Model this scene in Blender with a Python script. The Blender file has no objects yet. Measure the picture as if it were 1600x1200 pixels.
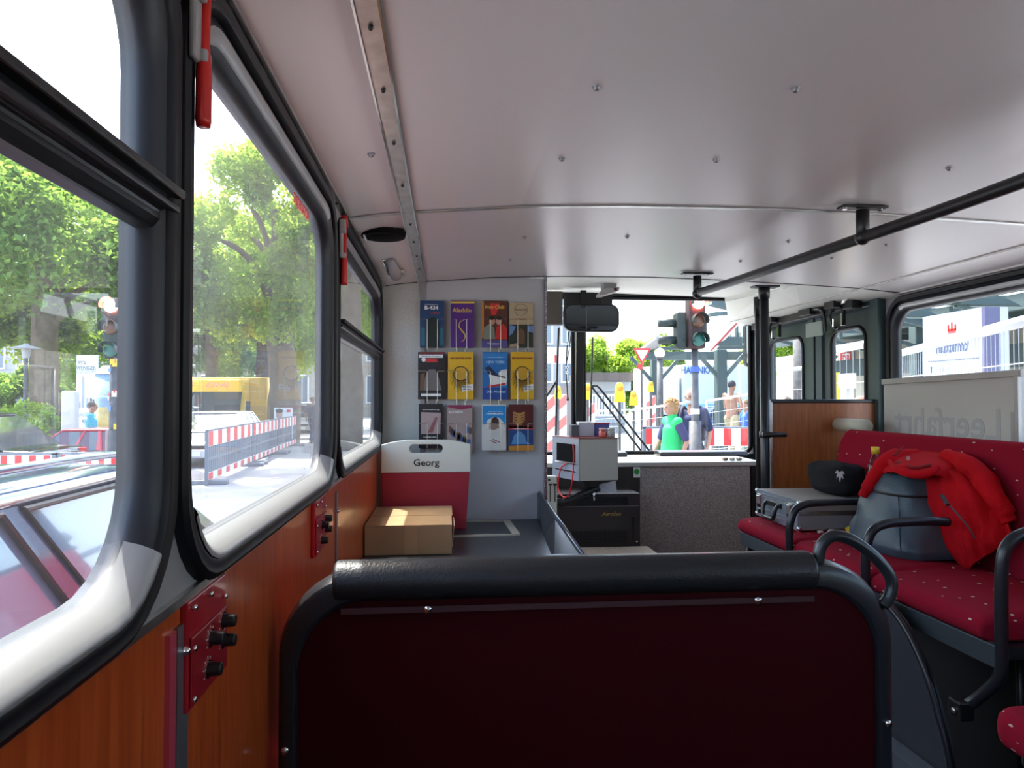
import bpy, bmesh, math, random
from mathutils import Vector, Matrix, noise
RND = random.Random(11)
C = bpy.context.scene.collection
SC = bpy.context.scene

# ------------------------------------------------------------------ camera
E = 1.22            # eye height above the bus floor (floor z = 0, street z = G)
G = -0.48
FPX = 1111.0
TH, PH = math.radians(5.35), math.radians(1.19)
cd = bpy.data.cameras.new('camera'); cam = bpy.data.objects.new('camera', cd); C.objects.link(cam)
cam.location = (0, 0, E); cam.rotation_euler = (math.pi/2 + PH, 0, -TH)
cd.sensor_width = 36; cd.lens = 36*FPX/1600; cd.clip_start = 0.02; cd.clip_end = 1200
SC.camera = cam

# ------------------------------------------------------------------ sky, sun, exposure
w = bpy.data.worlds.new('sky'); SC.world = w; w.use_nodes = True
nt = w.node_tree
sky = nt.nodes.new('ShaderNodeTexSky'); sky.sky_type = 'NISHITA'; sky.sun_disc = False
sky.sun_elevation = math.radians(60); sky.sun_rotation = math.radians(-35); sky.air_density = 1.0
sky.dust_density = 4.0; sky.ozone_density = 1.0
bg = nt.nodes['Background']; bg.inputs['Strength'].default_value = 0.50
nt.links.new(sky.outputs[0], bg.inputs[0])
sl = bpy.data.lights.new('sun', 'SUN'); sl.energy = 5.5; sl.angle = math.radians(0.6); sl.color = (1, 0.96, 0.9)
so = bpy.data.objects.new('sun', sl); C.objects.link(so); so.location = (-10, 10, 30)
so.rotation_euler = Vector((0.26, -0.40, -1.0)).to_track_quat('-Z', 'Y').to_euler()
SC.view_settings.view_transform = 'Standard'; SC.view_settings.look = 'None'
SC.view_settings.gamma = 1; SC.view_settings.use_curve_mapping = False
SC.view_settings.exposure = 1.32
SC.cycles.transparent_max_bounces = 16; SC.cycles.max_bounces = 10; SC.cycles.diffuse_bounces = 5
SC.cycles.caustics_reflective = False; SC.cycles.caustics_refractive = False

# ------------------------------------------------------------------ rays of the photograph
_R = Vector((math.cos(TH), -math.sin(TH), 0))
_F = Vector((math.sin(TH)*math.cos(PH), math.cos(TH)*math.cos(PH), math.sin(PH)))
_U = _R.cross(_F)
def ray(u, v): return _F + _R*((u-800)/FPX) + _U*((600-v)/FPX)
def AX(u, v, X):
    d = ray(u, v); return d*(X/d.x) + Vector((0, 0, E))
def AY(u, v, Y):
    d = ray(u, v); return d*(Y/d.y) + Vector((0, 0, E))
def AZ(u, v, z):
    d = ray(u, v); return d*((z-E)/d.z) + Vector((0, 0, E))
def V(x, y, v): return Vector((x, y, E+v))

# ------------------------------------------------------------------ materials
MATS = {}
def mat(name, col=(.5, .5, .5), rough=.5, metal=0., spec=.5, coat=0., var=None, bump=None, emit=None, sheen=0.):
    if name in MATS: return MATS[name]
    m = bpy.data.materials.new(name); m.use_nodes = True; n = m.node_tree.nodes; l = m.node_tree.links
    b = n['Principled BSDF']; MATS[name] = m
    b.inputs['Base Color'].default_value = (*col, 1); b.inputs['Roughness'].default_value = rough
    b.inputs['Metallic'].default_value = metal; b.inputs['Specular IOR Level'].default_value = spec
    b.inputs['Coat Weight'].default_value = coat; b.inputs['Coat Roughness'].default_value = .08
    b.inputs['Sheen Weight'].default_value = sheen
    if emit:
        b.inputs['Emission Color'].default_value = (*emit[0], 1); b.inputs['Emission Strength'].default_value = emit[1]
    tc = None
    if var or bump: tc = n.new('ShaderNodeTexCoord')
    if var:
        t = n.new('ShaderNodeTexNoise'); t.inputs['Scale'].default_value = var[0]; t.inputs['Detail'].default_value = 5
        l.new(tc.outputs['Object'], t.inputs['Vector'])
        r = n.new('ShaderNodeMapRange'); r.inputs[1].default_value = .3; r.inputs[2].default_value = .7
        r.inputs[3].default_value = 1-var[1]; r.inputs[4].default_value = 1+var[1]; l.new(t.outputs[0], r.inputs[0])
        mx = n.new('ShaderNodeVectorMath'); mx.operation = 'SCALE'; mx.inputs[0].default_value = col
        l.new(r.outputs[0], mx.inputs['Scale']); l.new(mx.outputs[0], b.inputs['Base Color'])
    if bump:
        t = n.new('ShaderNodeTexNoise'); t.inputs['Scale'].default_value = bump[0]; t.inputs['Detail'].default_value = 3
        l.new(tc.outputs['Object'], t.inputs['Vector'])
        bp = n.new('ShaderNodeBump'); bp.inputs['Strength'].default_value = bump[1]; bp.inputs['Distance'].default_value = .01
        l.new(t.outputs[0], bp.inputs['Height']); l.new(bp.outputs[0], b.inputs['Normal'])
    return m
def glass(name, tint=(.93, .97, .96), gloss=.035, dirt=0., dscale=3.):
    if name in MATS: return MATS[name]
    m = bpy.data.materials.new(name); m.use_nodes = True; n = m.node_tree.nodes; l = m.node_tree.links; MATS[name] = m
    n.remove(n['Principled BSDF']); out = n['Material Output']
    tr = n.new('ShaderNodeBsdfTransparent'); tr.inputs[0].default_value = (*tint, 1)
    gl = n.new('ShaderNodeBsdfGlossy'); gl.inputs['Roughness'].default_value = .0
    lw = n.new('ShaderNodeLayerWeight'); lw.inputs[0].default_value = .5
    pw_ = n.new('ShaderNodeMath'); pw_.operation = 'POWER'; pw_.inputs[1].default_value = 4.5; l.new(lw.outputs['Facing'], pw_.inputs[0])
    fr = n.new('ShaderNodeMath'); fr.operation = 'MULTIPLY_ADD'; fr.inputs[1].default_value = .85; fr.inputs[2].default_value = gloss; l.new(pw_.outputs[0], fr.inputs[0])
    mx = n.new('ShaderNodeMixShader'); l.new(fr.outputs[0], mx.inputs[0]); l.new(tr.outputs[0], mx.inputs[1]); l.new(gl.outputs[0], mx.inputs[2])
    last = mx
    if dirt:
        di = n.new('ShaderNodeBsdfTranslucent'); di.inputs[0].default_value = (.9, .93, .95, 1)
        tc = n.new('ShaderNodeTexCoord'); no = n.new('ShaderNodeTexNoise'); no.inputs['Scale'].default_value = dscale; no.inputs['Detail'].default_value = 6
        l.new(tc.outputs['Object'], no.inputs['Vector'])
        mr = n.new('ShaderNodeMapRange'); mr.inputs[1].default_value = .3; mr.inputs[2].default_value = .75; mr.inputs[3].default_value = dirt*.5; mr.inputs[4].default_value = dirt*1.6
        l.new(no.outputs[0], mr.inputs[0])
        m2 = n.new('ShaderNodeMixShader'); l.new(mr.outputs[0], m2.inputs[0]); l.new(mx.outputs[0], m2.inputs[1]); l.new(di.outputs[0], m2.inputs[2]); last = m2
    l.new(last.outputs[0], out.inputs[0]); return m
def wood(name, c1, c2, scale=6, coat=.3, rough=.32, axis='Z'):
    m = mat(name, c1, rough, coat=coat); n = m.node_tree.nodes; l = m.node_tree.links; b = n['Principled BSDF']
    tc = n.new('ShaderNodeTexCoord'); mp = n.new('ShaderNodeMapping')
    mp.inputs['Scale'].default_value = {'Z': (14, 14, 1.2), 'Y': (14, 1.2, 14)}[axis]
    mp.inputs['Rotation'].default_value = (.12, 0, 0)
    l.new(tc.outputs['Object'], mp.inputs[0])
    t = n.new('ShaderNodeTexNoise'); t.inputs['Scale'].default_value = scale; t.inputs['Detail'].default_value = 8; t.inputs['Distortion'].default_value = .4
    l.new(mp.outputs[0], t.inputs['Vector']); r = n.new('ShaderNodeValToRGB')
    r.color_ramp.elements[0].position = .3; r.color_ramp.elements[1].position = .7
    r.color_ramp.elements[0].color = (*c2, 1); r.color_ramp.elements[1].color = (*c1, 1)
    l.new(t.outputs[0], r.inputs[0]); l.new(r.outputs[0], b.inputs['Base Color']); return m
def two_tone(name, c1, c2, scale, lo, hi, rough=.6, stretch=(1, 1, 1), metal=0, kind='noise', bump=0.):
    m = mat(name, c1, rough, metal); n = m.node_tree.nodes; l = m.node_tree.links; b = n['Principled BSDF']
    tc = n.new('ShaderNodeTexCoord'); mp = n.new('ShaderNodeMapping'); mp.inputs['Scale'].default_value = stretch
    l.new(tc.outputs['Object'], mp.inputs[0])
    if kind == 'noise': t = n.new('ShaderNodeTexNoise'); t.inputs['Detail'].default_value = 6
    else: t = n.new('ShaderNodeTexVoronoi'); t.inputs['Randomness'].default_value = 1
    t.inputs['Scale'].default_value = scale; l.new(mp.outputs[0], t.inputs['Vector'])
    r = n.new('ShaderNodeMapRange'); r.inputs[1].default_value = lo; r.inputs[2].default_value = hi; l.new(t.outputs[0], r.inputs[0])
    mx = n.new('ShaderNodeMix'); mx.data_type = 'RGBA'; mx.inputs[6].default_value = (*c1, 1); mx.inputs[7].default_value = (*c2, 1)
    l.new(r.outputs[0], mx.inputs[0]); l.new(mx.outputs[2], b.inputs['Base Color'])
    if bump:
        bp = n.new('ShaderNodeBump'); bp.inputs['Strength'].default_value = bump; bp.inputs['Distance'].default_value = .004
        l.new(t.outputs[0], bp.inputs['Height']); l.new(bp.outputs[0], b.inputs['Normal'])
    return m
def leafmat(name, c, tr):
    m = bpy.data.materials.new(name); m.use_nodes = True; n = m.node_tree.nodes; l = m.node_tree.links; MATS[name] = m
    n.remove(n['Principled BSDF'])
    d = n.new('ShaderNodeBsdfDiffuse'); t = n.new('ShaderNodeBsdfTranslucent'); x = n.new('ShaderNodeMixShader'); x.inputs[0].default_value = .45
    gi = n.new('ShaderNodeNewGeometry'); hs = n.new('ShaderNodeHueSaturation'); hs.inputs['Color'].default_value = (*c, 1)
    mr = n.new('ShaderNodeMapRange'); mr.inputs[3].default_value = .6; mr.inputs[4].default_value = 1.4
    l.new(gi.outputs['Random Per Island'], mr.inputs[0]); l.new(mr.outputs[0], hs.inputs['Value'])
    l.new(hs.outputs[0], d.inputs[0]); t.inputs[0].default_value = (*tr, 1)
    l.new(d.outputs[0], x.inputs[1]); l.new(t.outputs[0], x.inputs[2]); l.new(x.outputs[0], n['Material Output'].inputs[0]); return m

M_ceil = mat('pale_ceiling_laminate', (.76, .735, .73), .30, spec=.5)
M_cove = mat('cream_ceiling_panel', (.78, .78, .73), .45)
M_wood = wood('orange_wood_laminate', (.60, .108, .022), (.38, .050, .009), coat=.35, rough=.34)
M_wood2 = wood('brown_wood_laminate', (.42, .13, .035), (.28, .075, .018), coat=.2, rough=.4)
M_rub = mat('black_rubber', (.006, .0065, .009), .45, spec=.35)
M_alu = mat('brushed_aluminium', (.62, .62, .60), .33, 1, var=(30, .15))
M_chr = mat('chrome', (.8, .8, .8), .12, 1)
M_mold = mat('sunlit_moulding_grey', (.42, .43, .44), .36, .55)
M_frame = mat('dark_window_frame', (.016, .018, .024), .42, .15)
M_gwall = mat('grey_wall_plastic', (.34, .33, .33), .5)
M_part = mat('pale_grey_partition', (.46, .46, .47), .55, bump=(180, .08))
M_part2 = mat('glossy_white_sheet', (.52, .53, .50), .16, bump=(160, .25))
M_trimg = mat('grey_metal_trim', (.30, .30, .31), .4, .8)
M_dark = mat('dark_grey_paint', (.014, .017, .021), .32, spec=.4, coat=.1)
M_dkp = mat('dark_slate_panel', (.032, .037, .045), .5, bump=(220, .1))
M_black = mat('black_plastic', (.012, .012, .013), .35)
M_redp = mat('red_panel_paint', (.42, .008, .018), .35, coat=.3)
M_redd = mat('dark_red_laminate', (.034, .0006, .0024), .6, spec=.10)
M_red = mat('signal_red_plastic', (.65, .02, .015), .3)
M_grey = mat('light_grey_plastic', (.38, .37, .37), .5)
M_white = mat('white_paint', (.80, .80, .78), .5)
M_cream = mat('cream_plastic', (.66, .66, .56), .5)
M_card = mat('brown_cardboard', (.40, .25, .12), .8, var=(8, .08))
M_tape = mat('brown_packing_tape', (.46, .29, .14), .35)
M_floor = mat('dark_grey_floor', (.022, .024, .027), .6, bump=(90, .2))
M_tray = mat('dark_grey_lining', (.026, .029, .034), .36, bump=(120, .12))
M_beige = mat('beige_trim', (.42, .40, .31), .5)
M_brnz = two_tone('speckled_metallic_panel', (.24, .235, .23), (.66, .61, .54), 230, .38, .7, rough=.36, metal=.25, bump=.5)
M_speck = two_tone('speckled_cream_sheet', (.80, .70, .56), (.36, .27, .20), 330, .35, .6, rough=.6, bump=.4)
M_shelf = mat('aluminium_shelf', (.60, .60, .56), .4, .6)
M_print = mat('black_print', (.01, .01, .01), .5)
M_wprint = mat('white_print', (.85, .85, .82), .5)
M_fab = two_tone('red_seat_moquette', (.55, .50, .36), (.26, .008, .024), 19, .095, .115, rough=.95, stretch=(1.2, 1.0, 2.6), kind='voronoi')
M_fab.node_tree.nodes['Principled BSDF'].inputs['Specular IOR Level'].default_value = .1
M_fabp = mat('plain_red_moquette', (.24, .008, .022), .95)
M_wtr = mat('sunlit_trim_white', (.85, .84, .80), .25, .3)  # white puts the sunlit shine of metal trims into the base colour
M_win = glass('clean_window_glass')
M_wind = glass('dusty_window_glass', dirt=.034, dscale=4)
M_windf = glass('lightly_dusty_glass', dirt=.012, dscale=4)

# ------------------------------------------------------------------ mesh helpers
ORG = {}
class MB:
    def __init__(s): s.bm = bmesh.new()
    def box(s, a, b):
        a, b = Vector(a), Vector(b)
        c = (a+b)/2; d = b-a
        bmesh.ops.create_cube(s.bm, size=1, matrix=Matrix.Translation(c) @ Matrix.Diagonal((abs(d.x), abs(d.y), abs(d.z), 1)))
        return s
    def obox(s, c, d, rot=None):
        M = Matrix.Translation(Vector(c)) @ (rot.to_4x4() if rot else Matrix.Identity(4)) @ Matrix.Diagonal((d[0], d[1], d[2], 1))
        bmesh.ops.create_cube(s.bm, size=1, matrix=M); return s
    def bar(s, p, q, wx, wy, up=(0, 0, 1)):
        p, q = Vector(p), Vector(q); z = (q-p); L = z.length; z.normalize(); up = Vector(up)
        if abs(z.dot(up)) > .98: up = Vector((1, 0, 0))
        x = up.cross(z).normalized(); y = z.cross(x)
        s.obox((p+q)/2, (wx, wy, L), Matrix((x, y, z)).transposed()); return s
    def cyl(s, p, q, r, r2=None, seg=16):
        p, q = Vector(p), Vector(q); z = q-p; L = z.length
        M = Matrix.Translation((p+q)/2) @ z.to_track_quat('Z', 'Y').to_matrix().to_4x4()
        bmesh.ops.create_cone(s.bm, cap_ends=True, segments=seg, radius1=r, radius2=r if r2 is None else r2, depth=L, matrix=M); return s
    def ell(s, c, r, seg=16, rings=10, rot=None):
        if not hasattr(r, '__len__'): r = (r, r, r)
        M = Matrix.Translation(Vector(c)) @ (rot.to_4x4() if rot else Matrix.Identity(4)) @ Matrix.Diagonal((*r, 1))
        bmesh.ops.create_uvsphere(s.bm, u_segments=seg, v_segments=rings, radius=1, matrix=M); return s
    def face(s, pts):
        vs = [s.bm.verts.new(p) for p in pts]
        try: s.bm.faces.new(vs)
        except ValueError: pass
        return s
    def loft(s, rings, closed=True, cap=True, loop=False):
        vr = [[s.bm.verts.new(p) for p in r] for r in rings]; n = len(vr[0]); m = len(vr)
        for i in range(m if loop else m-1):
            a, b = vr[i], vr[(i+1) % m]
            for j in range(n if closed else n-1):
                k = (j+1) % n
                try: s.bm.faces.new((a[j], a[k], b[k], b[j]))
                except ValueError: pass
        if cap and closed and not loop:
            for r in (vr[0][::-1], vr[-1]):
                try: s.bm.faces.new(r)
                except ValueError: pass
        return s
    def tube(s, pts, r, seg=10, loop=False, smooth=0, cap=True):
        P = [Vector(p) for p in pts]
        if smooth: P = catmull(P, smooth, loop)
        n = len(P); rings = []; prev = None
        for i, p in enumerate(P):
            if loop: t = (P[(i+1) % n]-P[i-1])
            else: t = (P[min(i+1, n-1)]-P[max(i-1, 0)])
            t.normalize()
            if prev is None:
                a = Vector((0, 0, 1)) if abs(t.z) < .9 else Vector((1, 0, 0)); x = a.cross(t).normalized()
            else: x = (prev - t*prev.dot(t)).normalized()
            prev = x; y = t.cross(x); rr_ = r[i*len(r)//n] if hasattr(r, '__len__') else r
            rings.append([p + (x*math.cos(a)+y*math.sin(a))*rr_ for a in [2*math.pi*k/seg for k in range(seg)]])
        return s.loft(rings, True, cap, loop)
    def prism(s, pts, axis, a, b):
        def m(p, d): return {'x': (d, p[0], p[1]), 'y': (p[0], d, p[1]), 'z': (p[0], p[1], d)}[axis]
        return s.loft([[Vector(m(p, a)) for p in pts], [Vector(m(p, b)) for p in pts]])
    def grid(s, fn, nu, nv):
        vs = [[s.bm.verts.new(fn(i/nu, j/nv)) for j in range(nv+1)] for i in range(nu+1)]
        for i in range(nu):
            for j in range(nv):
                s.bm.faces.new((vs[i][j], vs[i+1][j], vs[i+1][j+1], vs[i][j+1]))
        return s
    def build(s, name, m, parent=None, smooth=False, bevel=0., solid=0., sub=0, org=None, seg=2, remesh=0.):
        bmesh.ops.recalc_face_normals(s.bm, faces=s.bm.faces) if not solid else None
        me = bpy.data.meshes.new(name)
        if parent is not None: o0 = ORG[parent.name]
        elif org is not None: o0 = Vector(org)
        else:
            xs = [v.co for v in s.bm.verts]
            o0 = Vector(((min(p.x for p in xs)+max(p.x for p in xs))/2, (min(p.y for p in xs)+max(p.y for p in xs))/2, min(p.z for p in xs)))
        for v in s.bm.verts: v.co -= o0
        if smooth:
            for f in s.bm.faces: f.smooth = True
        s.bm.to_mesh(me); s.bm.free()
        o = bpy.data.objects.new(name, me); C.objects.link(o)
        if m is not None: me.materials.append(m)
        if parent is not None: o.parent = parent
        else: o.location = o0
        ORG[o.name] = o0
        if solid:
            d = o.modifiers.new('solid', 'SOLIDIFY'); d.thickness = solid; d.offset = 0
        if bevel:
            d = o.modifiers.new('bevel', 'BEVEL'); d.width = bevel; d.segments = seg; d.limit_method = 'ANGLE'; d.angle_limit = math.radians(40)
        if sub:
            d = o.modifiers.new('sub', 'SUBSURF'); d.levels = sub; d.render_levels = sub
        if remesh:
            d = o.modifiers.new('remesh', 'REMESH'); d.mode = 'VOXEL'; d.voxel_size = remesh; d.use_smooth_shade = True
        if smooth and not sub and not remesh and bevel:
            try: me.shade_smooth()
            except Exception: pass
            d = o.modifiers.new('wn', 'WEIGHTED_NORMAL'); d.keep_sharp = True
        return o
def catmull(P, k, loop=False):
    n = len(P); out = []
    for i in range(n if loop else n-1):
        p0 = P[i-1] if (i or loop) else P[0]; p1 = P[i]; p2 = P[(i+1) % n]; p3 = P[(i+2) % n] if (loop or i+2 < n) else P[-1]
        for j in range(k):
            t = j/k
            out.append(.5*((2*p1)+(p2-p0)*t+(2*p0-5*p1+4*p2-p3)*t*t+(3*p1-p0-3*p2+p3)*t**3))
    if not loop: out.append(P[-1])
    return out
def thing(name, label, cat, loc=(0, 0, 0), rz=0, group=None):
    o = bpy.data.objects.new(name, None); C.objects.link(o); o.location = loc; o.empty_display_size = .05
    ORG[o.name] = Vector(loc) if not rz else Vector((0, 0, 0))
    if rz: o.rotation_euler = (0, 0, rz)
    return tag(o, label, cat, group)
def lthing(name, label, cat, loc, rz=0, group=None):
    "a thing whose parts are written in its own local frame"
    o = thing(name, label, cat, loc, 0, group); o.rotation_euler = (0, 0, rz); ORG[o.name] = Vector((0, 0, 0)); return o
def tag(o, label, cat, group=None, kind=None):
    o['label'] = label; o['category'] = cat
    if group: o['group'] = group
    if kind: o['kind'] = kind
    return o
def struct(o, label=None):
    o['kind'] = 'structure'
    if label: o['label'] = label
    return o
def sempty(name, label=None, loc=(0, 0, 0)):
    o = bpy.data.objects.new(name, None); C.objects.link(o); o.location = loc; ORG[o.name] = Vector(loc); return struct(o, label)
def copy_tree(o, parent=None):
    c = o.copy(); C.objects.link(c)
    if parent is not None: c.parent = parent
    for ch in list(o.children): copy_tree(ch, c)
    return c
def dup(o, loc, rz, label, scale=None):
    c = copy_tree(o); c.location = loc; c.rotation_euler = (0, 0, rz); c['label'] = label
    if scale: c.scale = scale
    return c
ROT = {'back': (math.pi/2, 0, 0), 'left': (math.pi/2, 0, -math.pi/2), 'right': (math.pi/2, 0, math.pi/2), 'up': (0, 0, 0), 'front': (math.pi/2, 0, math.pi)}
def text(s, size, m, loc, face, parent, name='lettering', mirror=False, width=None, align='CENTER', bold=0., shear=0., rot=None, thick=.0004):
    cu = bpy.data.curves.new('t', 'FONT'); cu.body = s; cu.size = size; cu.align_x = align; cu.align_y = 'CENTER'
    cu.extrude = thick; cu.offset = bold*size; cu.shear = shear; cu.resolution_u = 3
    o = bpy.data.objects.new('t', cu); C.objects.link(o)
    bpy.context.view_layer.update()
    me = bpy.data.meshes.new_from_object(o.evaluated_get(bpy.context.evaluated_depsgraph_get()))
    bpy.data.objects.remove(o)
    sx = 1
    if width and len(me.vertices):
        xs = [v.co.x for v in me.vertices]; sx = width/(max(xs)-min(xs))
    Mt = Matrix.Diagonal((-sx if mirror else sx, 1, 1, 1))
    if isinstance(face, str):
        from mathutils import Euler
        Rm = Euler(ROT[face]).to_matrix().to_4x4()
    else: Rm = face.to_4x4()
    if rot: Rm = Rm @ Matrix.Rotation(rot, 4, 'Z')
    me.transform(Matrix.Translation(Vector(loc)-ORG[parent.name]) @ Rm @ Mt)
    ob = bpy.data.objects.new(name, me); C.objects.link(ob); ob.parent = parent; ORG[ob.name] = ORG[parent.name]
    me.materials.clear(); me.materials.append(m); return ob
def rr(x0, x1, y0, y1, r, n=7):
    pts = []
    for cx, cy, a0 in ((x1-r, y1-r, 0), (x0+r, y1-r, 90), (x0+r, y0+r, 180), (x1-r, y0+r, 270)):
        for i in range(n+1):
            a = math.radians(a0+90*i/n); pts.append((cx+r*math.cos(a), cy+r*math.sin(a)))
    return pts
def outer_of(pts, x0, x1, y0, y1, n=7):
    "for each point of a rounded rectangle, its mate on the outer rectangle"
    out = []; k = n+1; cs = ((x1, y1), (x0, y1), (x0, y0), (x1, y0))
    for q in range(4):
        for i in range(k):
            p = pts[q*k+i]; c = cs[q]; a = i/n
            A = [(c[0], p[1]), (p[0], c[1])] if q in (0, 2) else [(p[0], c[1]), (c[0], p[1])]
            if i == n//2 or i == n//2+1: out.append(c)
            elif i < n//2: out.append(A[0])
            else: out.append(A[1])
    return out
def axis_map(axis):
    return {'x': lambda p, d: Vector((d, p[0], p[1])), 'y': lambda p, d: Vector((p[0], d, p[1])), 'z': lambda p, d: Vector((p[0], p[1], d))}[axis]
def holed(mb, axis, outer, hole, r, a, b, n=7):
    m = axis_map(axis); h = rr(*hole, r, n); o = outer_of(h, *outer, n)
    return mb.loft([[m(p, a) for p in o], [m(p, a) for p in h], [m(p, b) for p in h], [m(p, b) for p in o]], True, False, True)
def ringframe(mb, axis, rect, r, sections, side=(1, 1, 1, 1), n=7, loop=True):
    "sections: (inset, depth); side scales the inset at x0, x1, y0, y1"
    m = axis_map(axis); rings = []
    for ins, d in sections:
        x0, x1, y0, y1 = rect
        rings.append([m(p, d) for p in rr(x0+ins*side[0], x1-ins*side[1], y0+ins*side[2], y1-ins*side[3], max(r-ins*.6, .005), n)])
    return mb.loft(rings, True, False, loop)

# ================================================================== BUS SHELL
XL, XR = -0.264, 2.03
YB, YP, YW = -2.7, 2.99, 4.40       # rear wall, partition, windscreen
o = struct(MB().box((XL-.08, YB, -.06), (XR+.08, YW, 0)).build('floor', M_floor))
# ceiling ------------------------------------------------------------
CP = [(-.30, .455), (XL, .468), (-.18, .481), (-.095, .49), (.2, .513), (.49, .522), (.885, .524), (1.2, .517), (1.55, .503), (1.83, .49), (2.03, .472), (2.10, .46)]
def ceil_ring(y, lift=0): return [V(x, y, v+lift) for x, v in CP] + [V(2.10, y, .62+lift), V(-.30, y, .62+lift)]
ceil = MB().loft([ceil_ring(YB), ceil_ring(YP+.01)]).build('ceiling', M_ceil, org=(0.88, 0, E+.5)); struct(ceil)
fr = MB()
def front_ring(y, t):
    hi = .145*t
    return [V(-.30, y, .47), V(-.264, y, .47+hi*.3), V(-.1, y, .49+hi), V(.49, y, .522+hi), (V(.885, y, .524+hi)), V(1.2, y, .517+hi), V(1.54+.24*t, y, .503+hi), V(1.83-.02*t, y, .49), V(2.00, y, .465), V(2.12, y, .455), V(2.12, y, .9), V(-.3, y, .9)]
fr.loft([front_ring(YP+.01, 0), front_ring(3.5, .5), front_ring(YW, 1)])
struct(fr.build('ceiling_front', M_cove, org=(0.88, 3.5, E+.6)))
def strip(name, pts, wid, th, m, label=None, parent=None):
    mb = MB(); mb.grid(lambda a, b: Vector((0, 0, 0)), 1, 1); mb.bm.clear()
    for p, q in zip(pts[:-1], pts[1:]): mb.bar(p, q, wid, th)
    return mb.build(name, m, parent)
def screws(parent, pts, r=.004, m=None, n=(0, 0, -1), name='screw'):
    for p in pts:
        mb = MB(); nn = Vector(n); mb.cyl(Vector(p)-nn*.002, Vector(p)+nn*.002, r, seg=12)
        mb.ell(Vector(p)+nn*.002, (r*.8, r*.8, r*.8), 10, 6)
        mb.build(name, m or M_chr, parent, smooth=True)
def ceil_v(x):
    for (a, va), (b, vb) in zip(CP[:-1], CP[1:]):
        if a <= x <= b: return va+(vb-va)*(x-a)/(b-a)
    return .5
ls = strip('trim_1', [V(-.098, YB, .488), V(-.098, 2.98, .488)], .030, .006, M_alu); struct(ls, 'aluminium strip running along the ceiling')
MB().bar(V(-.114, YB, .486), V(-.114, 2.98, .486), .003, .010).build('edge_bead', M_chr, ls)
MB().bar(V(-.082, YB, .487), V(-.082, 2.98, .487), .003, .010).build('edge_bead', M_chr, ls)
screws(ls, [V(-.098, y, .484) for y in (.93, 1.12, 1.35, 1.62, 1.98, 2.2, 2.42, 2.66)], .0035, M_black)
ls = strip('trim_2', [V(XL+.006, YB, .468), V(XL+.006, 2.98, .468)], .022, .010, M_alu); struct(ls, 'aluminium strip between left windows and ceiling')
screws(ls, [V(XL+.008, y, .461) for y in (.86, 1.02, 1.22, 1.46, 1.7, 2.1, 2.5)], .0035, M_black, (1, 0, -.6))
ls = strip('trim_3', [V(1.83, YB, .487), V(1.83, 2.98, .487)], .010, .005, M_wtr); struct(ls)
ls = strip('trim_4', [V(XR-.01, YB, .472), V(XR-.01, 3.14, .472)], .014, .010, M_wtr); struct(ls)
ls = strip('trim_5', [V(x, 1.87, v-.003) for x, v in CP[1:-1]], .014, .003, M_alu); struct(ls, 'metal cover strip across the ceiling')
ls = strip('trim_6', [V(x, 2.985, v-.001) for x, v in CP[1:-1]], .006, .003, M_black); struct(ls)
ls = strip('trim_7', [V(1.545, 3.0, .503), V(1.78, YW-.02, .62)], .006, .004, M_wtr); struct(ls)  # white strip paints the shine line along the panel joint
ls = strip('trim_8', [V(1.83, 3.0, .487), V(1.81, YW-.02, .487)], .009, .006, M_wtr); struct(ls)
pts = []
for u, v in ((932, 135), (1243, 138), (878, 247), (1119, 249), (1483, 262), (820, 369), (980, 369), (1232, 376), (798, 405), (1157, 407), (1300, 402), (1385, 381), (580, 240), (420, 60)):
    p = AZ(u, v, E+.5)
    if p.x < XL+.05: continue
    p = AZ(u, v, E+ceil_v(p.x)); pts.append(p)
screws(ceil, pts, .0075, M_trimg)
# left wall --------------------------------------------------------------
LW = [(-2.55, -1.35), (-1.33, -.52), (-.50, .706), (.716, 1.700), (1.722, 2.915), (3.06, 4.30)]
WB, WT = E-.203, E+.462
LABW = ['', '', 'large side window with dark transom, nearest on the left', 'large left side window facing the trees and yellow truck', 'rearmost view left window beside the brochure wall', '']
segs = [(-2.7, -1.34), (-1.34, -.51), (-.51, .711), (.711, 1.711), (1.711, 3.0), (3.0, 4.40)]
wl = MB()
for (a, b), (p, q) in zip(LW, segs):
    holed(wl, 'x', (p, q, WB-.02, E+.50), (a+.012, b-.012, WB+.012, WT-.012), .115, XL, XL-.029)
wl = struct(wl.build('wall_left', M_gwall, org=(XL, 0, 0)))
wd = MB()
wd.box((XL-.075, YB, -.06), (XL+.002, YW, WB-.001))
wd = wd.build('wall_left_lower', M_wood, org=(XL, 0, 0)); struct(wd, 'orange brown wood laminate wall below the left windows')
ls = MB().bar((XL+.003, YB, WB+.004), (XL+.003, 2.98, WB+.004), .008, .009).build('trim_9', M_alu); struct(ls, 'beaded metal trim along the top of the wood panelling')
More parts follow.
